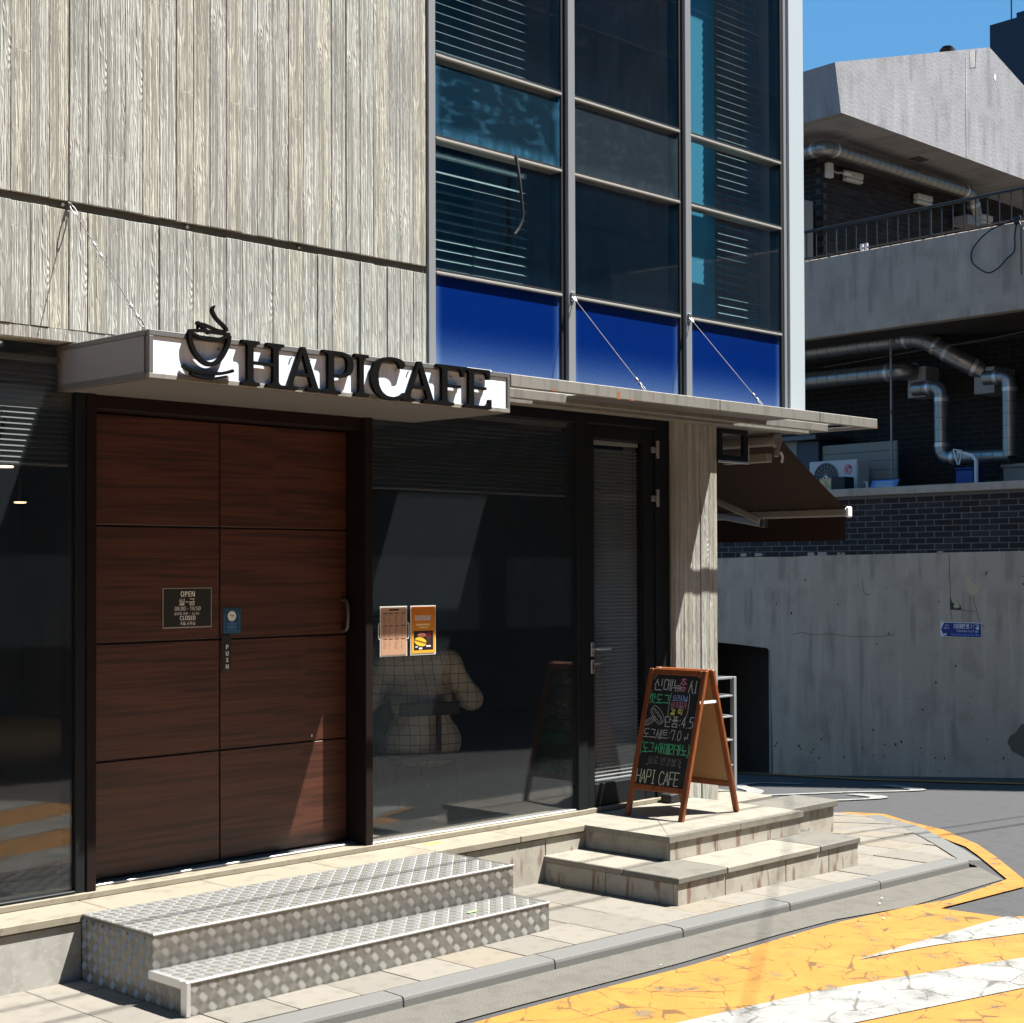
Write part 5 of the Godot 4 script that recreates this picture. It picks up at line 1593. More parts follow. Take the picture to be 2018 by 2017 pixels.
# ---------------------------------------------------------------- folding chalkboard
func build_chalkboard_sign() -> void:
	var t := thing("chalkboard_sign", "folding wooden chalkboard sign with a Korean hot dog menu on the stone steps", "chalkboard sign", Vector3(7.25, 0.27, 0.336))
	var up := Vector3(0.233, 0.834, 0).normalized()
	var front := Transform3D(Basis(Vector3(0, 0, 1), up, Vector3(-up.y, up.x, 0)), Vector3(-0.250, 0, -0.211))
	var upb := Vector3(-0.233, 0.834, 0).normalized()
	var back := Transform3D(Basis(Vector3(0, 0, 1), upb, Vector3(-upb.y, -upb.x * -1.0, 0)), Vector3(0.262, 0, -0.205))
	back.basis.z = back.basis.x.cross(back.basis.y)
	var h := 0.866
	for f in [front, back]:
		var rear: bool = f == back
		for u in [[0.0, 0.034], [0.388, 0.422]]:
			part(t, "leg", box_mesh(Vector3(u[0], 0.0, -0.024), Vector3(u[1], h, 0.0), 0.004, f, Vector2(u[0] * 3, 1 if rear else 0)), M.frame_wood)
		part(t, "top_rail", box_mesh(Vector3(0.0345, 0.832, -0.023), Vector3(0.3875, h - 0.001, -0.001), 0.003, f), M.frame_wood)
		part(t, "bottom_rail", box_mesh(Vector3(0.0345, 0.155, -0.023), Vector3(0.3875, 0.188, -0.001), 0.003, f), M.frame_wood)
		part(t, "back_panel" if rear else "chalkboard", box_mesh(Vector3(0.030, 0.184, -0.018), Vector3(0.392, 0.836, -0.009), 0.0, f), M.board_back if rear else M.chalkboard)
	part(t, "panel_reverse", box_mesh(Vector3(0.030, 0.184, -0.0225), Vector3(0.392, 0.836, -0.0186), 0.0, front), M.board_back)
	var strap := mb()
	bar(strap, Vector3(-0.072, 0.655, 0.203), Vector3(0.086, 0.655, 0.208), 0.004, 0.016)
	part(t, "strap", strap, M.print_white)
	for x in [-0.008, 0.010]:
		var hg := mb()
		tube(hg, [Vector3(x, 0.83, -0.16), Vector3(x, 0.83, -0.11)], 0.006, 6)
		part(t, "hinge", hg, M.steel_dark)
	# what is written on it, from the top
	var face := front
	face.origin += front.basis.z * -0.0082
	var writing := [["신메뉴", 0.058, 0.806, 0.060, 0.066, "chalk_white", 0.0052], ["출", 0.240, 0.812, 0.050, 0.072, "chalk_pink", 0.0052], ["시", 0.308, 0.806, 0.060, 0.072, "chalk_white", 0.0052],
		["핫도그", 0.036, 0.716, 0.045, 0.056, "chalk_green", 0.0060], ["(", 0.178, 0.716, 0.040, 0.118, "chalk_white", 0.0030], [")", 0.318, 0.716, 0.040, 0.118, "chalk_white", 0.0030],
		["오리지널", 0.203, 0.716, 0.025, 0.033, "chalk_blue", 0.0035], ["비프칠리", 0.203, 0.675, 0.025, 0.033, "chalk_pink", 0.0033], ["갈 릭", 0.205, 0.636, 0.034, 0.034, "chalk_yellow", 0.0042],
		["단품:4.5", 0.176, 0.592, 0.045, 0.062, "chalk_white", 0.0045], ["도그세트:7.0 <", 0.036, 0.512, 0.040, 0.056, "chalk_white", 0.0036], ["(도그+아메리카노)", 0.026, 0.432, 0.037, 0.062, "chalk_green", 0.0052],
		["음료 변경불가", 0.100, 0.353, 0.034, 0.044, "chalk_faint", 0.0028], ["HAPI CAFE", 0.036, 0.272, 0.048, 0.076, "chalk_cream", 0.0050]]
	for wr in writing:
		var st := mb()
		scribble(st, wr[0], Vector2(wr[1], wr[2]), Vector2(wr[3], wr[4]), wr[6], 0.14, 0.0016)
		var o := part(t, "chalk_line", st, M[wr[5]])
		o.transform = face
	# a hot dog sketched in chalk, and small dashes round the first line
	var sk := mb()
	var draw := func(pts: Array, pen: float) -> void:
		for i in pts.size() - 1:
			var q := band([pts[i], pts[i + 1]], pen)
			quad(sk, Vector3(q[0].x, q[0].y, 0), Vector3(q[3].x, q[3].y, 0), Vector3(q[2].x, q[2].y, 0), Vector3(q[1].x, q[1].y, 0))
	for k in [[Vector2(0.118, 0.598), 0.062, 0.026, -0.75], [Vector2(0.108, 0.585), 0.060, 0.022, -0.75], [Vector2(0.068, 0.556), 0.042, 0.017, 0.55], [Vector2(0.062, 0.553), 0.034, 0.007, 0.55]]:
		var pts := []
		for i in 21:
			var a := TAU * i / 20.0
			pts.append(k[0] + Vector2(cos(a) * k[1], signf(sin(a)) * pow(absf(sin(a)), 0.7) * k[2]).rotated(k[3]))
		draw.call(pts, 0.0026)
	var wave := []
	for i in 13:
		wave.append(Vector2(0.075 + i * 0.0065, 0.632 - i * 0.006 + sin(i * 1.5) * 0.004))
	draw.call(wave, 0.0022)
	for q in [[0.045, 0.822, 0.053, 0.812], [0.054, 0.830, 0.058, 0.818], [0.040, 0.808, 0.049, 0.803], [0.372, 0.822, 0.378, 0.832], [0.362, 0.826, 0.364, 0.836], [0.035, 0.728, 0.042, 0.738], [0.345, 0.728, 0.352, 0.736], [0.36, 0.734, 0.366, 0.741], [0.095, 0.308, 0.099, 0.300], [0.335, 0.300, 0.340, 0.308]]:
		draw.call([Vector2(q[0], q[1]), Vector2(q[2], q[3])], 0.0028)
	var so := part(t, "chalk_drawing", sk, M.chalk_white)
	so.transform = face

# ---------------------------------------------------------------- side of the cafe: awning, open sash, rack
func build_side_of_cafe() -> void:
	var a := thing("awning", "folded-out brown fabric awning under the overhang at the right side of the cafe", "awning", Vector3(8.89, 2.10, -0.1))
	var o := a.position
	var z0 := -2.7
	var st := mb()
	tube(st, [Vector3(8.885, 2.552, -0.13) - o, Vector3(8.885, 2.552, z0) - o], 0.040, 14)
	part(a, "roller", st, M.awning_metal)
	st = mb()
	tube(st, [Vector3(8.885, 2.552, -0.10) - o, Vector3(8.885, 2.552, -0.128) - o], 0.052, 14)
	bar(st, Vector3(8.90, 2.54, -0.105) - o, Vector3(8.87, 2.44, -0.105) - o, 0.03, 0.02)
	part(a, "roller_bracket", st, M.awning_metal)
	st = mb()
	box(st, Vector3(8.855, 2.592, z0) - o, Vector3(8.915, 2.599, -0.10) - o)
	box(st, Vector3(8.80, 2.40, -0.5) - o, Vector3(8.86, 2.46, -0.13) - o, 0.005)
	part(a, "mount", st, M.awning_metal)
	st = mb()
	tube(st, [Vector3(8.905, 2.47, -0.095) - o, Vector3(8.915, 2.44, -0.085) - o, Vector3(8.905, 2.40, -0.085) - o], 0.009, 7)
	part(a, "crank_hook", st, M.white_plastic)
	st = mb()
	var n := 8
	for i in n:
		var f0 := float(i) / n
		var f1 := float(i + 1) / n
		var p0 := Vector3(8.90, 2.590, 0).lerp(Vector3(9.745, 2.115, 0), f0) - Vector3(0, sin(f0 * PI) * 0.012, 0)
		var p1 := Vector3(8.90, 2.590, 0).lerp(Vector3(9.745, 2.115, 0), f1) - Vector3(0, sin(f1 * PI) * 0.012, 0)
		quad(st, p0 + Vector3(0, 0, -0.12) - o, p1 + Vector3(0, 0, -0.12) - o, p1 + Vector3(0, 0, z0) - o, p0 + Vector3(0, 0, z0) - o)
	part(a, "fabric", st, M.awning_brown)
	part(a, "front_bar", box_mesh(Vector3(9.735, 2.055, z0) - o, Vector3(9.785, 2.118, -0.115) - o, 0.012), M.awning_metal)
	part(a, "end_cap", box_mesh(Vector3(9.728, 2.048, -0.1145) - o, Vector3(9.795, 2.126, -0.095) - o, 0.010), M.white_plastic)
	st = mb()
	for i in 12:
		var za := lerpf(-0.13, z0, i / 12.0)
		var zb := lerpf(-0.13, z0, (i + 1) / 12.0)
		quad(st, Vector3(9.752 + 0.004 * (i % 2), 1.885, za) - o, Vector3(9.756 - 0.004 * (i % 2), 1.885, zb) - o, Vector3(9.752, 2.054, zb) - o, Vector3(9.752, 2.054, za) - o)
	part(a, "valance", st, M.awning_brown)
	st = mb()
	bar(st, Vector3(9.15, 1.998, -0.41) - o, Vector3(9.62, 2.09, -1.17) - o, 0.03, 0.05, 0.006)
	part(a, "folding_arm", st, M.awning_metal)
	st = mb()
	bar(st, Vector3(9.13, 2.02, -0.42) - o, Vector3(8.92, 2.42, -1.3) - o, 0.03, 0.045, 0.006)
	part(a, "folding_arm", st, M.awning_metal)
	st = mb()
	tube(st, [Vector3(9.15, 1.975, -0.41) - o, Vector3(9.15, 2.03, -0.41) - o], 0.028, 10)
	part(a, "elbow", st, M.steel_dark)

	var w := thing("open_window_sash", "small black window sash standing open beside the top of the concrete column", "window", Vector3(8.075, 2.37, 0.0))
	var e := w.position
	for b in [[Vector3(8.076, 2.374, -0.02), Vector3(8.390, 2.408, 0.012)], [Vector3(8.076, 2.545, -0.02), Vector3(8.390, 2.578, 0.012)], [Vector3(8.076, 2.4085, -0.02), Vector3(8.118, 2.5445, 0.012)], [Vector3(8.345, 2.4085, -0.02), Vector3(8.390, 2.5445, 0.012)]]:
		part(w, "frame", box_mesh(b[0] - e, b[1] - e, 0.004), M.frame_black)
	part(w, "glass", box_mesh(Vector3(8.118, 2.4085, -0.006) - e, Vector3(8.345, 2.5445, -0.002) - e), M.shop_glass_clear)
	part(w, "stay_arm", box_mesh(Vector3(8.076, 2.358, 0.002) - e, Vector3(8.40, 2.3735, 0.014) - e, 0.003), M.aluminium)
	part(w, "stay_arm", box_mesh(Vector3(8.392, 2.36, -0.01) - e, Vector3(8.402, 2.48, 0.012) - e, 0.003), M.aluminium)

	var r := thing("metal_rack", "grey ladder-like metal rack standing behind the chalkboard sign right of the column", "rack", Vector3(8.80, 0.17, -0.42))
	for z in [0.0, -0.45]:
		part(r, "post", box_mesh(Vector3(-0.016, 0, z - 0.016), Vector3(0.016, 0.78, z + 0.016), 0.003), M.mullion_grey)
	for x in [-0.22, -0.40]:
		part(r, "post", box_mesh(Vector3(x - 0.012, 0, -0.012), Vector3(x + 0.012, 0.765, 0.012), 0.003), M.mullion_grey)
	for k in 5:
		part(r, "shelf_bar", box_mesh(Vector3(-0.42, [0.766, 0.645, 0.505, 0.345, 0.175][k], -0.014), Vector3(-0.0165, [0.782, 0.657, 0.517, 0.357, 0.187][k], 0.010), 0.002), M.mullion_grey)
		part(r, "shelf_rail", box_mesh(Vector3(-0.008, [0.762, 0.645, 0.505, 0.345, 0.175][k], -0.433), Vector3(0.008, [0.778, 0.657, 0.517, 0.357, 0.187][k], -0.0165), 0.002), M.mullion_grey)

# ---------------------------------------------------------------- the building across the side street
func brick_rows(parent: Node3D, s0: float, s1: float, y0: float, y1: float, place: Transform3D, called: String, limit: int, stuff: bool) -> void:
	# bricks in running bond on the plane of "place" (x along the wall, y up, z out of it)
	var meshes := []
	for k in 4:
		meshes.append(box_mesh(Vector3(-0.116, -0.0305, -0.02), Vector3(0.116, 0.0305, 0.007), 0.003, Transform3D.IDENTITY, Vector2(k * 0.7, k * 0.31)))
	var mats := [M.dark_brick, M.dark_brick, M.dark_brick_brown, M.dark_brick_pale]
	var spots := []
	var rows := int((y1 - y0) / 0.072)
	for j in rows:
		var x := s0 + (0.062 if j % 2 else -0.062) + 0.125
		while x < s1 - 0.05:
			spots.append(place * Transform3D(Basis.IDENTITY, Vector3(x, y0 + (j + 0.5) * 0.072, rng.randf_range(-0.003, 0.002))))
			x += 0.25
	if not stuff:
		for i in mini(limit, spots.size()):
			var o := piece(parent, called, meshes[rng.randi() % 4], mats[rng.randi() % 4])
			o.transform = spots[i]
	else:
		var mm := MultiMesh.new()
		mm.transform_format = MultiMesh.TRANSFORM_3D
		mm.mesh = meshes[0]
		mm.instance_count = spots.size()
		for i in spots.size():
			mm.set_instance_transform(i, spots[i])
		var mi := MultiMeshInstance3D.new()
		mi.name = called
		mi.multimesh = mm
		mi.material_override = M.dark_brick
		mi.set_meta("kind", "stuff")
		parent.add_child(mi, true)

func build_corner_building() -> void:
	var b := thing("corner_building", "dark brick building with grey plaster walls and a balcony across the side street", "building", SIDE, SIDE_TURN)
	# local axes: x goes into the building, z runs along its face towards the camera
	var face := Transform3D(Basis(Vector3(0, 0, 1), Vector3(0, 1, 0), Vector3(-1, 0, 0)), Vector3.ZERO)   # x along, y up, z out
	var st := mb()
	var top := [Vector2(14, 1.95), Vector2(3.7, 1.884), Vector2(2.1, 1.868), Vector2(1.4, 1.86), Vector2(0.7, 1.856), Vector2(0.3, 1.842), Vector2(-0.3, 1.846), Vector2(-0.9, 1.83), Vector2(-4, 1.80)]
	var outline := [Vector2(-4, -2.2), Vector2(-1.30, -2.2), Vector2(-1.28, 0.70), Vector2(-0.9, 0.685), Vector2(-0.6, 0.672), Vector2(-0.10, 0.640), Vector2(-0.05, 0.60), Vector2(-0.015, -0.6), Vector2(-0.005, -2.2), Vector2(14, -2.2)]
	prism(st, PackedVector2Array(outline + top), -0.30, 0.0, face)
	var wall := part(b, "plaster_wall", st, M.grey_plaster)
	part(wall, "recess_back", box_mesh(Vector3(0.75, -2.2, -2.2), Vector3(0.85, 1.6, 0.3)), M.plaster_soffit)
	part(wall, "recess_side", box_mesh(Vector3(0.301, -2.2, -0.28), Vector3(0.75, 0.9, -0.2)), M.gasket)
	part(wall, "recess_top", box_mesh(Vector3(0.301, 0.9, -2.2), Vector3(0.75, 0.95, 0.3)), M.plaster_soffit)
	st = mb()
	tube(st, [Vector3(0.25, -1.1, -0.24), Vector3(0.25, 0.70, -0.24)], 0.03, 8)
	tube(st, [Vector3(0.22, -1.1, -0.17), Vector3(0.22, 0.70, -0.17)], 0.018, 8)
	part(wall, "drain_pipe", st, M.grey_plastic)
	# patches where the paint has come off, and cracks
	var flat := func(poly: Array, m: Material, called: String, lift: float) -> void:
		var q := mb()
		prism(q, PackedVector2Array(poly), -0.002, lift, face)
		part(wall, called, q, m)
	flat.call([Vector2(2.915, 1.594), Vector2(2.95, 1.575), Vector2(2.985, 1.535), Vector2(3.012, 1.515), Vector2(3.03, 1.50), Vector2(3.065, 1.49), Vector2(3.122, 1.497), Vector2(3.10, 1.435), Vector2(3.06, 1.38), Vector2(3.02, 1.362), Vector2(2.965, 1.38), Vector2(2.925, 1.43), Vector2(2.912, 1.51)], M.peeled_cream, "paint_patch", 0.003)
	flat.call([Vector2(2.693, 1.338), Vector2(2.72, 1.32), Vector2(2.79, 1.30), Vector2(2.83, 1.25), Vector2(2.85, 1.20), Vector2(2.83, 1.19), Vector2(2.69, 1.195)], M.peeled_dark, "paint_patch", 0.002)
	flat.call([Vector2(2.71, 1.335), Vector2(2.775, 1.31), Vector2(2.82, 1.26), Vector2(2.825, 1.225), Vector2(2.775, 1.21), Vector2(2.74, 1.23), Vector2(2.755, 1.265), Vector2(2.72, 1.29)], M.peeled_cream, "paint_patch", 0.004)
	flat.call([Vector2(3.50, -0.42), Vector2(3.44, -0.33), Vector2(3.47, -0.25), Vector2(3.55, -0.20), Vector2(3.62, -0.10), Vector2(3.80, -0.06), Vector2(3.95, -0.18), Vector2(3.95, -0.45), Vector2(3.7, -0.50)], M.peeled_brown, "paint_patch", 0.002)
	for c in [[[0.30, 0.83], [0.5, 0.86], [0.62, 0.84], [0.95, 0.855], [1.2, 0.835], [1.6, 0.84], [1.9, 0.87]], [[2.685, 1.86], [2.69, 1.6], [2.70, 1.34], [2.70, 1.2], [2.72, 1.06]], [[3.02, 1.36], [3.02, 1.27], [3.05, 1.2], [3.08, 1.08], [3.16, 0.99]], [[2.83, 1.195], [2.92, 1.185], [3.03, 1.18]], [[1.43, 1.55], [1.46, 1.38], [1.56, 1.36]], [[0.0, 1.4], [0.02, 1.33], [0.0, 1.29]]]:
		var q := mb()
		var pts := []
		for p in c:
			pts.append(Vector2(p[0], p[1]))
		prism(q, band(spline(pts, 3), 0.006), -0.002, 0.0015, face)
		part(wall, "crack", q, M.peeled_dark)
	var dark := mb()
	var r := RandomNumberGenerator.new()
	r.seed = 77
	for k in 60:
		var p := Vector2(r.randf_range(0.0, 3.7), r.randf_range(-0.75, 1.7))
		if r.randf() < 0.5:
			p.y = r.randf_range(-0.8, -0.3)
		var sc := r.randf_range(0.006, 0.02)
		var poly := PackedVector2Array()
		for i in 6:
			poly.append(p + Vector2.from_angle(TAU * i / 6) * sc * r.randf_range(0.5, 1.2))
		prism(dark, poly, -0.002, 0.0012, face)
	part(wall, "chips", dark, M.peeled_dark).set_meta("kind", "stuff")
	# brick course above the plaster
	var bw := part(b, "brick_wall", box_mesh(Vector3(0.034, 1.7, -3.0), Vector3(0.3, 2.592, 14)), M.mortar)
	brick_rows(bw, -1.6, 5.2, 1.84, 2.592, Transform3D(face.basis, Vector3(0.034, 0, 0)), "brick", 300, false)
	brick_rows(bw, 5.3, 13.9, 1.90, 2.592, Transform3D(face.basis, Vector3(0.034, 0, 0)), "far_bricks", 0, true)
	st = mb()
	for q in [[0.58, 0.10], [0.74, 0.14], [1.05, 0.05], [1.12, 0.04], [2.52, 0.08], [-0.3, 0.12], [-0.55, 0.10]]:
		box(st, Vector3(-0.004, 1.852, q[0]), Vector3(0.04, 1.885 + q[1] * 0.1, q[0] + q[1]), 0.004)
	part(bw, "mortar_drips", st, M.grey_plaster_light)
	part(b, "coping", box_mesh(Vector3(-0.05, 2.594, -3.0), Vector3(0.30, 2.690, 14), 0.006), M.grey_plaster_light)
	# terrace behind the coping, under the balcony
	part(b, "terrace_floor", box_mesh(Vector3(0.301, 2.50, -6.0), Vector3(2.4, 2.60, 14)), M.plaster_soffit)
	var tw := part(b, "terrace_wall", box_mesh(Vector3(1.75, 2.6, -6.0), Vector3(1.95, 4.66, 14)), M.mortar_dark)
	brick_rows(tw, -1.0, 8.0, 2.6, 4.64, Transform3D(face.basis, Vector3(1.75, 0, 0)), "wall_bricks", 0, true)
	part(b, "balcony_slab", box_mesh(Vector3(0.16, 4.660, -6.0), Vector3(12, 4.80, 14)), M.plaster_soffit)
	part(b, "balcony_parapet", box_mesh(Vector3(0.0, 4.655, -6.0), Vector3(0.155, 5.672, 14), 0.008), M.grey_plaster_light)
	# upper storey set back from the parapet
	var ur := part(b, "upper_room", box_mesh(Vector3(0.90, 4.80, -6.0), Vector3(12, 7.46, 0.180)), M.mortar_dark)
	var side := Transform3D(Basis.IDENTITY, Vector3(0, 0, 0.180))
	brick_rows(ur, 0.91, 4.66, 5.76, 7.20, side, "brick", 300, false)
	brick_rows(ur, 4.70, 9.0, 5.76, 7.40, side, "more_bricks", 0, true)
	brick_rows(ur, -2.0, 0.17, 5.4, 7.45, Transform3D(face.basis, Vector3(0.90, 0, 0)), "return_bricks", 0, true)
	# gabled roof hood oversailing the room
	st = mb()
	prism(st, PackedVector2Array([Vector2(0.043, 7.494), Vector2(6.6, 7.26), Vector2(6.75, 7.76), Vector2(3.50, 9.08), Vector2(-0.072, 8.115)]), -6.0, 1.12)
	var hood := part(b, "roof_hood", st, M.hood_plaster)
	st = mb()
	for q in [[[Vector2(2.985, 8.915), Vector2(3.13, 8.955), Vector2(3.12, 8.72), Vector2(3.00, 8.68)], M.hood_pale], [[Vector2(3.14, 8.955), Vector2(3.16, 8.962), Vector2(3.13, 8.70), Vector2(3.115, 8.70)], M.peeled_dark], [[Vector2(3.62, 8.74), Vector2(3.66, 8.70), Vector2(3.65, 8.62), Vector2(3.60, 8.66)], M.print_white]]:
		var pq := mb()
		prism(pq, PackedVector2Array(q[0]), 1.118, 1.1235)
		part(hood, "plaster_patch", pq, q[1])
	part(hood, "joint_strip", box_mesh(Vector3(2.885, 7.42, 1.1205), Vector3(2.905, 8.80, 1.1245)), M.hood_pale)
	part(hood, "soffit_vent", box_mesh(Vector3(2.35, 7.402, 0.55), Vector3(2.62, 7.414, 0.72)), M.peeled_dark)
	st = mb()
	tube(st, [Vector3(2.78, 8.75, 0.9), Vector3(2.78, 8.94, 0.9), Vector3(2.78, 8.985, 0.9)], [0.10, 0.11, 0.07], 12)
	part(hood, "roof_vent", st, M.awning_brown)

func duct(label: String, pts: Array, r: float, seam: float, extra := []) -> Node3D:
	var t := thing("ventilation_duct", label, "duct", SIDE, SIDE_TURN, "sheet metal ducts on the corner building")
	var sm := []
	for i in pts.size() - 1:
		sm.append(pts[i])
	var path := [pts[0]]
	for i in range(1, pts.size() - 1):          # round each bend
		var a: Vector3 = pts[i - 1]
		var b: Vector3 = pts[i]
		var c: Vector3 = pts[i + 1]
		var cut := minf(r * 1.5, minf(a.distance_to(b), b.distance_to(c)) * 0.48)
		var p0 := b + (a - b).normalized() * cut
		var p2 := b + (c - b).normalized() * cut
		for k in 5:
			var f := k / 4.0
			path.append(p0.lerp(b, f).lerp(b.lerp(p2, f), f))
	path.append(pts[-1])
	var st := mb()
	tube(st, path, r, 20)
	part(t, "pipe", st, M.duct_metal)
	var total := 0.0
	var next := seam
	st = mb()
	for i in path.size() - 1:
		var a: Vector3 = path[i]
		var b: Vector3 = path[i + 1]
		var l := a.distance_to(b)
		while next <= total + l:
			var p := a.lerp(b, (next - total) / l)
			var d := (b - a).normalized()
			tube(st, [p - d * 0.0035, p + d * 0.0035], r + 0.0018, 20, true)
			next += seam
		total += l
	part(t, "seams", st, M.duct_seam)
	# wide collars where pieces meet the bends
	for i in range(1, pts.size() - 1):
		var b: Vector3 = pts[i]
		for q in [pts[i - 1], pts[i + 1]]:
			var d: Vector3 = (q - b).normalized()
			var cut := minf(r * 1.6, b.distance_to(q) * 0.5)
			st = mb()
			tube(st, [b + d * cut, b + d * (cut + 0.05)], r + 0.004, 20, true)
			part(t, "collar", st, M.aluminium)
	for e in extra:
		part(t, "flange_box", box_mesh(e[0], e[1], 0.006), M.grey_plastic if e[2] else M.duct_metal)
	return t

func build_corner_details() -> void:
	duct("thick sheet metal duct running under the roof hood, uppermost of the ducts", [Vector3(0.5, 7.24, -3.5), Vector3(0.5, 7.25, 0.53), Vector3(3.92, 7.175, 0.53), Vector3(4.10, 6.85, 0.50)], 0.098, 0.14, [[Vector3(3.86, 6.72, 0.25), Vector3(4.22, 6.86, 0.52), 1]])
	duct("upper of the two level ducts under the balcony, bending down at its right end", [Vector3(0.9, 4.655, -3.0), Vector3(0.9, 4.635, 1.72), Vector3(1.05, 4.30, 2.20), Vector3(1.2, 4.16, 2.42)], 0.120, 0.165, [[Vector3(1.12, 3.87, 2.33), Vector3(1.60, 4.20, 2.62), 1]])
	duct("lower of the two level ducts under the balcony, turning into the wall", [Vector3(0.9, 4.275, -3.0), Vector3(0.9, 4.232, 1.43), Vector3(1.5, 4.23, 1.50)], 0.116, 0.165, [[Vector3(1.10, 3.90, 1.36), Vector3(1.40, 4.30, 1.64), 1]])
	duct("s-shaped duct standing on the terrace left of the blue bin", [Vector3(0.9, 3.985, 1.60), Vector3(0.9, 3.985, 2.0), Vector3(0.9, 3.075, 2.0), Vector3(0.95, 3.055, 2.95)], 0.090, 0.15, [])
	duct("upright duct on the terrace at the right edge, behind the blue bin", [Vector3(0.9, 4.03, 2.62), Vector3(0.9, 4.03, 2.96), Vector3(0.9, 3.05, 2.96)], 0.088, 0.15, [])

	var rl := thing("balcony_railing", "low black metal railing on top of the balcony parapet", "railing", SIDE, SIDE_TURN)
	part(rl, "top_rail", box_mesh(Vector3(0.055, 6.050, -1.5), Vector3(0.095, 6.082, 9.0), 0.004), M.rail_black)
	part(rl, "bottom_rail", box_mesh(Vector3(0.065, 5.712, -1.5), Vector3(0.085, 5.728, 9.0), 0.003), M.rail_black)
	var bl := box_mesh(Vector3(0.069, 5.728, -0.006), Vector3(0.081, 6.05, 0.006))
	var ps := box_mesh(Vector3(0.062, 5.660, -0.013), Vector3(0.088, 6.05, 0.013), 0.002)
	for k in range(-12, 50):
		var s := 0.537 + 0.1562 * k
		if posmod(k, 9) == 3:
			piece(rl, "post", ps, M.rail_black, Vector3(0, 0, s))
		else:
			piece(rl, "baluster", bl, M.rail_black, Vector3(0, 0, s))
	var words := ["left of three white box lamps under the roof hood, beside the camera", "middle one of three white box lamps on the brick wall under the roof hood", "right of three white box lamps on the wall, behind the balcony railing"]
	for k in 3:
		var l := thing("wall_lamp", words[k], "wall lamp", Vector3.ZERO, SIDE_TURN, "white box lamps on the upper brick wall")
		l.position = SIDE + Basis(Vector3.UP, SIDE_TURN) * Vector3([1.46, 3.12, 4.70][k], [7.06, 7.005, 6.95][k], 0.19)
		part(l, "back_plate", box_mesh(Vector3(-0.19, -0.075, 0), Vector3(0.19, 0.075, 0.02), 0.004), M.lamp_ring)
		for q in [[-0.185, -0.10], [-0.093, 0.185]]:
			part(l, "diffuser", box_mesh(Vector3(q[0], -0.02, 0.021), Vector3(q[1], 0.065, 0.115), 0.012), M.lamp_glass)
		part(l, "diffuser", box_mesh(Vector3(-0.185, -0.07, 0.021), Vector3(0.185, -0.027, 0.105), 0.010), M.lamp_glass)
	var cm := thing("security_camera", "small white security camera on the brick corner left of the wall lamps", "camera", SIDE + Basis(Vector3.UP, SIDE_TURN) * Vector3(0.98, 7.08, 0.19), SIDE_TURN)
	part(cm, "mount_box", box_mesh(Vector3(-0.07, -0.10, 0), Vector3(0.05, 0.10, 0.07), 0.008), M.white_plastic)
	var st := mb()
	tube(st, [Vector3(0.05, 0.0, 0.05), Vector3(0.12, -0.02, 0.08), Vector3(0.24, 0.0, 0.10)], 0.018, 8)
	part(cm, "arm", st, M.grey_plastic)
	st = mb()
	tube(st, [Vector3(0.22, 0.0, 0.10), Vector3(0.33, -0.02, 0.14)], 0.035, 10)
	part(cm, "camera_body", st, M.white_plastic)
	var cb := thing("metal_cabinet", "pale grey metal cabinet behind the left end of the balcony railing", "cabinet", SIDE, SIDE_TURN)
	part(cb, "body", box_mesh(Vector3(0.36, 5.0, -0.7), Vector3(0.66, 6.615, 0.196), 0.01), M.panel_beige)
	part(cb, "latch", box_mesh(Vector3(0.352, 6.2, 0.05), Vector3(0.3605, 6.3, 0.08), 0.002), M.steel_dark)
	var pt := thing("bulb_fittings", "two small white lamp fittings lying on the balcony parapet", "fitting", SIDE + Basis(Vector3.UP, SIDE_TURN) * Vector3(0.08, 5.672, 1.40), SIDE_TURN)
	for z in [0.0, 0.07]:
		st = mb()
		tube(st, [Vector3(0, 0.0, z), Vector3(0, 0.05, z), Vector3(0, 0.10, z)], [0.012, 0.025, 0.022], 8)
		part(pt, "fitting", st, M.white_plastic)
	var lp := thing("cable_loop", "loop of black cable hanging down over the balcony parapet", "cable", SIDE, SIDE_TURN)
	st = mb()
	tube(st, spline([Vector3(-0.03, 5.70, 3.655), Vector3(-0.06, 5.622, 3.322), Vector3(-0.07, 5.467, 3.11), Vector3(-0.07, 5.339, 3.061), Vector3(-0.07, 5.238, 3.106), Vector3(-0.07, 5.126, 3.272), Vector3(-0.07, 5.153, 3.407), Vector3(-0.06, 5.256, 3.527), Vector3(-0.05, 5.330, 3.612), Vector3(-0.05, 5.52, 3.622), Vector3(-0.03, 5.676, 3.638)], 5), 0.0085, 7)
	part(lp, "loop", st, M.cable_black)
	st = mb()
	tube(st, spline([Vector3(-0.03, 5.69, 3.66), Vector3(-0.06, 5.55, 3.75), Vector3(-0.10, 5.40, 4.0)], 4), 0.006, 6)
	part(lp, "tail", st, M.grey_plastic)
	part(lp, "rust_stain", box_mesh(Vector3(-0.0015, 5.05, 3.66), Vector3(0.001, 5.66, 3.685)), M.peeled_brown)
	part(lp, "bracket", box_mesh(Vector3(-0.04, 5.64, 3.60), Vector3(0.0, 5.73, 3.68), 0.008), M.cable_black)

	# on the terrace
	var ac := thing("air_conditioner", "white outdoor air conditioner unit with a round red emblem on the terrace", "air conditioner", SIDE + Basis(Vector3.UP, SIDE_TURN) * Vector3(0.45, 2.60, 0.645), SIDE_TURN)
	part(ac, "casing", box_mesh(Vector3(0.0, 0.04, -0.387), Vector3(0.27, 0.50, 0.387), 0.012), M.ac_shell)
	st = mb()
	tube(st, [Vector3(0.002, 0.275, -0.105), Vector3(-0.004, 0.275, -0.105)], 0.205, 28)
	part(ac, "fan_opening", st, M.ac_grille)
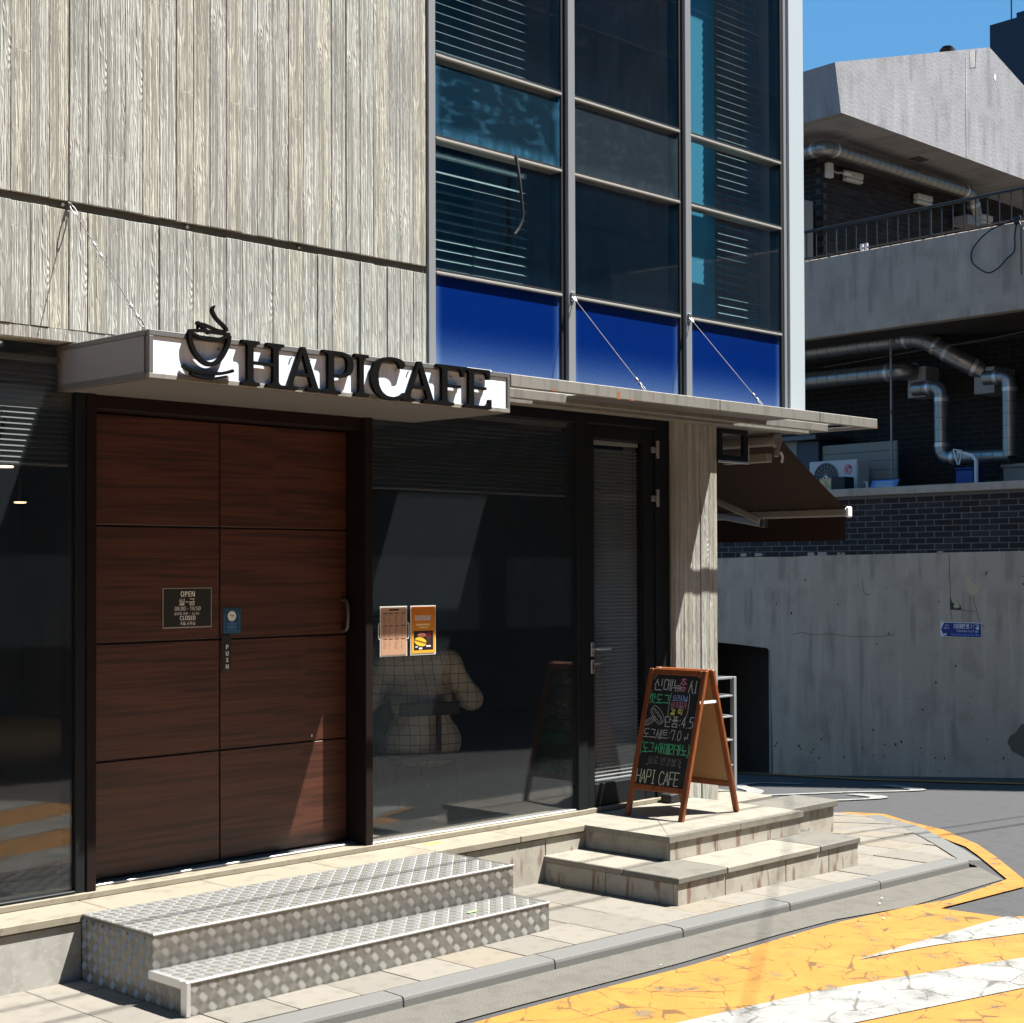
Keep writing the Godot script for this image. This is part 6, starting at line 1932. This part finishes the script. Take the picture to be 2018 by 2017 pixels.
	for k in 18:
		st = mb()
		var a := TAU * k / 18
		var a2 := a + 0.35
		bar(st, Vector3(-0.007, 0.275 + 0.03 * sin(a), -0.105 + 0.03 * cos(a)), Vector3(-0.007, 0.275 + 0.20 * sin(a2), -0.105 + 0.20 * cos(a2)), 0.004, 0.003)
		part(ac, "grille_wire", st, M.grey_plastic)
	for rr in [0.06, 0.10, 0.15, 0.20]:
		st = mb()
		var pts := []
		for i in 25:
			pts.append(Vector3(-0.008, 0.275 + rr * sin(TAU * i / 24), -0.105 + rr * cos(TAU * i / 24)))
		tube(st, pts, 0.003, 5, false)
		part(ac, "grille_ring", st, M.grey_plastic if rr < 0.2 else M.ac_shell)
	st = mb()
	tube(st, [Vector3(-0.003, 0.275, -0.105), Vector3(-0.014, 0.275, -0.105)], 0.036, 14)
	part(ac, "fan_hub", st, M.print_white)
	part(ac, "badge_panel", box_mesh(Vector3(-0.003, 0.26, 0.13), Vector3(0.002, 0.46, 0.36), 0.001), M.ac_shell)
	st = mb()
	tube(st, [Vector3(-0.002, 0.375, 0.25), Vector3(-0.005, 0.375, 0.25)], 0.064, 22)
	part(ac, "emblem", st, M.logo_red)
	st = mb()
	var arc := []
	for i in 15:
		var a := PI * 0.42 + i * (TAU * 0.80) / 14
		arc.append(Vector2(0.25 + 0.047 * cos(a), 0.375 + 0.047 * sin(a)))
	var emb := Transform3D(Basis(Vector3(0, 0, 1), Vector3(0, 1, 0), Vector3(-1, 0, 0)), Vector3.ZERO)
	prism(st, band(arc, 0.009), 0.005, 0.0062, emb)
	polyline_bars(st, [Vector2(0.249, 0.398), Vector2(0.249, 0.352), Vector2(0.270, 0.352)], 0.009, 0, 0.001)
	part(ac, "emblem_lines", st, M.print_white)
	var gl := mb()
	prism(gl, PackedVector2Array([Vector2(0.2445, 0.40), Vector2(0.2535, 0.40), Vector2(0.2535, 0.357), Vector2(0.272, 0.357), Vector2(0.272, 0.348), Vector2(0.2445, 0.348)]), 0.0052, 0.0064, emb)
	prism(gl, PackedVector2Array([Vector2(0.262, 0.380), Vector2(0.297, 0.380), Vector2(0.297, 0.371), Vector2(0.262, 0.371)]), 0.0052, 0.0063, emb)
	part(ac, "emblem_letters", gl, M.print_white)
	for z in [-0.3, 0.3]:
		part(ac, "foot", box_mesh(Vector3(0.02, 0.0, z - 0.03), Vector3(0.25, 0.04, z + 0.03)), M.grey_plastic)
	st = mb()
	tube(st, spline([Vector3(0.16, 0.20, 0.39), Vector3(0.12, 0.18, 0.45), Vector3(0.10, 0.05, 0.47)], 4), 0.02, 8)
	part(ac, "hose", st, M.white_plastic)
	var loc := func(v: Vector3) -> Vector3:
		return SIDE + Basis(Vector3.UP, SIDE_TURN) * v
	var cr := thing("old_crate", "weathered black and cream box before the air conditioner on the coping", "box", loc.call(Vector3(0.08, 2.69, 0.92)), SIDE_TURN)
	part(cr, "box", box_mesh(Vector3(0, 0, -0.02), Vector3(0.2, 0.165, 0.19), 0.004), M.gasket)
	part(cr, "pale_side", box_mesh(Vector3(-0.002, 0, -0.20), Vector3(0.2, 0.160, -0.021), 0.004), M.peeled_cream)
	st = mb()
	for k in 16:
		var p := Vector2(rng.randf_range(-0.19, -0.04), rng.randf_range(0.01, 0.15))
		box(st, Vector3(-0.004, p.y, p.x), Vector3(-0.001, p.y + rng.randf_range(0.006, 0.03), p.x + rng.randf_range(0.006, 0.02)))
	part(cr, "dark_stains", st, M.peeled_dark)
	var fr := thing("framed_notice", "dark framed notice with pale blue print leaning right of the air conditioner", "notice", loc.call(Vector3(0.45, 2.66, 1.42)), SIDE_TURN)
	var tilt := Transform3D(Basis(Vector3.BACK, -0.5), Vector3.ZERO)
	part(fr, "frame", box_mesh(Vector3(-0.01, 0, -0.22), Vector3(0.01, 0.19, 0.22), 0.003, tilt), M.gasket)
	part(fr, "print", box_mesh(Vector3(-0.0125, 0.02, -0.20), Vector3(-0.0105, 0.17, 0.20), 0.0, tilt), M.sign_light_blue)
	st = mb()
	for k in 7:
		box(st, Vector3(-0.0138, 0.03 + 0.018 * k, -0.16 + 0.02 * (k % 3)), Vector3(-0.0128, 0.037 + 0.018 * k, 0.10 + 0.02 * (k % 4)), 0.0, tilt)
	part(fr, "lettering", st, M.print_white)
	var pn := thing("beige_panel", "beige ribbed panel wall standing behind the air conditioner", "panel", SIDE, SIDE_TURN)
	for k in 6:
		part(pn, "panel", box_mesh(Vector3(0.92, 2.605 + k * 0.124, 0.12), Vector3(0.96 + 0.004 * (k % 2), 2.605 + k * 0.124 + 0.121, 1.315), 0.004), M.panel_beige)
	var sh := thing("storage_shed", "dark storage shed with a beige front left of the air conditioner", "shed", SIDE, SIDE_TURN)
	part(sh, "beige_front", box_mesh(Vector3(0.85, 2.6, -2.2), Vector3(1.0, 3.46, -0.26), 0.01), M.panel_beige)
	part(sh, "dark_side", box_mesh(Vector3(0.86, 2.6, -0.259), Vector3(1.5, 3.42, 0.10), 0.01), M.tower_band)
	part(sh, "roof_edge", box_mesh(Vector3(0.75, 3.425, -2.2), Vector3(1.6, 3.50, 0.14), 0.01), M.steel_dark)
	var po := thing("thin_pole", "thin grey pole rising from the coping to the ducts right of the beige panel", "pole", loc.call(Vector3(0.75, 2.6, 1.352)), SIDE_TURN)
	st = mb()
	tube(st, [Vector3(0, 0, 0), Vector3(0, 2.05, 0.0)], 0.0145, 8)
	part(po, "tube", st, M.grey_plastic)
	st = mb()
	tube(st, [Vector3(0, 1.08, 0), Vector3(0, 1.12, 0)], 0.019, 8)
	part(po, "sleeve", st, M.steel_dark)
	var bn := thing("blue_bin", "small blue plastic bin on the terrace between the two upright ducts", "bin", loc.call(Vector3(0.75, 2.6, 2.50)), SIDE_TURN)
	part(bn, "bucket", box_mesh(Vector3(-0.12, 0, -0.135), Vector3(0.12, 0.30, 0.13), 0.02), M.bin_blue)
	part(bn, "rim", box_mesh(Vector3(-0.128, 0.30, -0.143), Vector3(0.128, 0.322, 0.138), 0.008), M.bin_blue)
	var wp := thing("white_pipe", "short white plastic pipe with a hook beside the blue bin", "pipe", loc.call(Vector3(0.62, 2.6, 2.672)), SIDE_TURN)
	st = mb()
	tube(st, [Vector3(0, 0, 0), Vector3(0, 0.40, 0), Vector3(0, 0.46, -0.05), Vector3(0, 0.52, -0.26)], 0.026, 10)
	part(wp, "pipe", st, M.white_plastic)
	st = mb()
	tube(st, [Vector3(-0.03, 0.54, -0.30), Vector3(-0.03, 0.36, -0.24), Vector3(-0.03, 0.36, -0.22), Vector3(-0.03, 0.53, -0.18), Vector3(-0.03, 0.55, -0.30)], 0.010, 6)
	part(wp, "hook", st, M.white_plastic)
	var tb := thing("grey_chest", "grey chest at the back of the terrace near the right edge", "chest", loc.call(Vector3(1.0, 2.6, 3.1)), SIDE_TURN)
	part(tb, "box", box_mesh(Vector3(0, 0, -0.3), Vector3(0.5, 0.32, 0.9), 0.01), M.panel_beige)
	part(tb, "lid", box_mesh(Vector3(-0.02, 0.32, -0.32), Vector3(0.52, 0.36, 0.92), 0.008), M.grey_plastic)
	var wi := thing("overhead_wire", "thin dark wire strung across under the balcony", "wire", SIDE, SIDE_TURN)
	st = mb()
	tube(st, spline([Vector3(0.6, 4.36, 0.4), Vector3(0.6, 4.42, 1.8), Vector3(0.6, 4.47, 3.0), Vector3(0.6, 4.60, 4.5)], 4), 0.006, 6)
	part(wi, "strand", st, M.duct_seam)

	# street sign on the plaster wall: local x to the right, as read from the street
	var sg := thing("street_sign", "blue arrow-shaped street name sign in Korean on the grey plaster wall", "street sign", loc.call(Vector3(-0.002, 0.868, 2.562)), SIDE_TURN - PI / 2)
	part(sg, "plate", box_mesh(Vector3(0, 0, 0), Vector3(0.560, 0.178, 0.006), 0.002), M.print_white)
	st = mb()
	prism(st, PackedVector2Array([Vector2(0.010, 0.088), Vector2(0.052, 0.170), Vector2(0.545, 0.170), Vector2(0.552, 0.163), Vector2(0.552, 0.015), Vector2(0.545, 0.008), Vector2(0.052, 0.008)]), 0.006, 0.0075)
	part(sg, "arrow_field", st, M.sign_blue)
	st = mb()
	scribble(st, "테헤란로", Vector2(0.190, 0.158), Vector2(0.046, 0.052), 0.008, 0.16)
	scribble(st, "길", Vector2(0.478, 0.158), Vector2(0.050, 0.054), 0.008, 0.16)
	part(sg, "lettering", st, M.print_white, Vector3(0, 0, 0.0085))
	lettering(sg, "number", "27", "Droid Sans", false, 0.040, 0.001, Vector3(0.437, 0.134, 0.0085), M.print_white)
	lettering(sg, "road_name", "Teheran-ro 27-gil", "Droid Sans", false, 0.040, 0.001, Vector3(0.367, 0.074, 0.0085), M.print_white, 1.0, 0.29)
	lettering(sg, "house_numbers", "28-1", "Droid Sans", false, 0.021, 0.001, Vector3(0.092, 0.138, 0.0085), M.print_white)
	lettering(sg, "house_numbers", "28-59", "Droid Sans", false, 0.021, 0.001, Vector3(0.082, 0.106, 0.0085), M.print_white)
	st = mb()
	for k in 14:
		box(st, Vector3(0.15 + k * 0.028, 0.022 + 0.004 * (k % 2), 0.0075), Vector3(0.15 + k * 0.028 + 0.020, 0.044 - 0.004 * (k % 3), 0.0082))
	part(sg, "small_print", st, M.sign_light_blue)
	part(sg, "white_field", box_mesh(Vector3(0.046, 0.020, 0.0075), Vector3(0.086, 0.042, 0.0082)), M.print_white)

# ---------------------------------------------------------------- far things, and what the windows mirror
func build_far() -> void:
	var t := thing("office_tower", "distant dark office tower rising behind the roof hood at the right edge", "tower", Vector3(59.06, 0, -24.46), SIDE_TURN)
	part(t, "shaft", box_mesh(Vector3(0, -6, 0), Vector3(16, 23.62, 16)), M.tower_dark)
	for k in 22:
		part(t, "window_band", box_mesh(Vector3(-0.05, 22.3 - k * 1.1, 1.6), Vector3(0.0, 22.8 - k * 1.1, 15.8)), M.tower_band)
	part(t, "roof_box", box_mesh(Vector3(0.5, 23.62, 0.9), Vector3(2.5, 24.0, 1.6)), M.tower_dark)
	var st := mb()
	tube(st, [Vector3(0.5, 23.6, 0.68), Vector3(0.5, 29.0, 0.68)], 0.035, 6)
	part(t, "antenna", st, M.tower_band)
	# across the main street, behind the camera: seen in the glass
	var o := thing("opposite_building", "dark building with a pale wall band across the street, mirrored in the shop glass", "building", Vector3(0, 0, 9.6))
	part(o, "wall", box_mesh(Vector3(-30, -0.2, 0.3), Vector3(34, 12.5, 6)), M.mortar_dark)
	part(o, "base", box_mesh(Vector3(-30, -0.3, 0.1), Vector3(34, 0.85, 0.299)), M.tower_dark)
	part(o, "pale_band", box_mesh(Vector3(-30, 0.851, 0.05), Vector3(15.6, 1.86, 0.299)), M.grey_plaster_light)
	part(o, "pale_band", box_mesh(Vector3(16.4, 0.851, 0.05), Vector3(34, 1.86, 0.299)), M.grey_plaster_light)
	for y in [3.2, 6.2, 9.2]:
		part(o, "ledge", box_mesh(Vector3(-30, y, 0.1), Vector3(34, y + 0.2, 0.299)), M.plaster_soffit)
		for k in 16:
			part(o, "window", box_mesh(Vector3(-28 + k * 3.8, y + 0.7, 0.2), Vector3(-26.2 + k * 3.8, y + 2.4, 0.299)), M.tower_band)
	# wires over the street, whose shadows cross the steps and the road
	var wires := [[Vector3(-8, 6.4, 2.40), Vector3(26, 6.5, 2.52), 0.011], [Vector3(-8, 7.2, 2.95), Vector3(26, 7.3, 3.05), 0.013], [Vector3(3.6, 7.2, 7.1), Vector3(11.6, 7.2, 2.2), 0.006]]
	var names := ["lower of two street wires over the pavement in front of the cafe", "upper of two street wires over the pavement in front of the cafe", "wire crossing the main street to the right of the cafe"]
	for k in 3:
		var w := thing("street_wire", names[k], "wire", Vector3.ZERO, 0.0, "wires over the street")
		st = mb()
		var q: Array = wires[k]
		var pts := []
		for i in 17:
			var f := i / 16.0
			pts.append((q[0] as Vector3).lerp(q[1], f) - Vector3(0, sin(f * PI) * 0.35, 0))
		tube(st, pts, q[2], 6)
		part(w, "strand", st, M.cable_black)
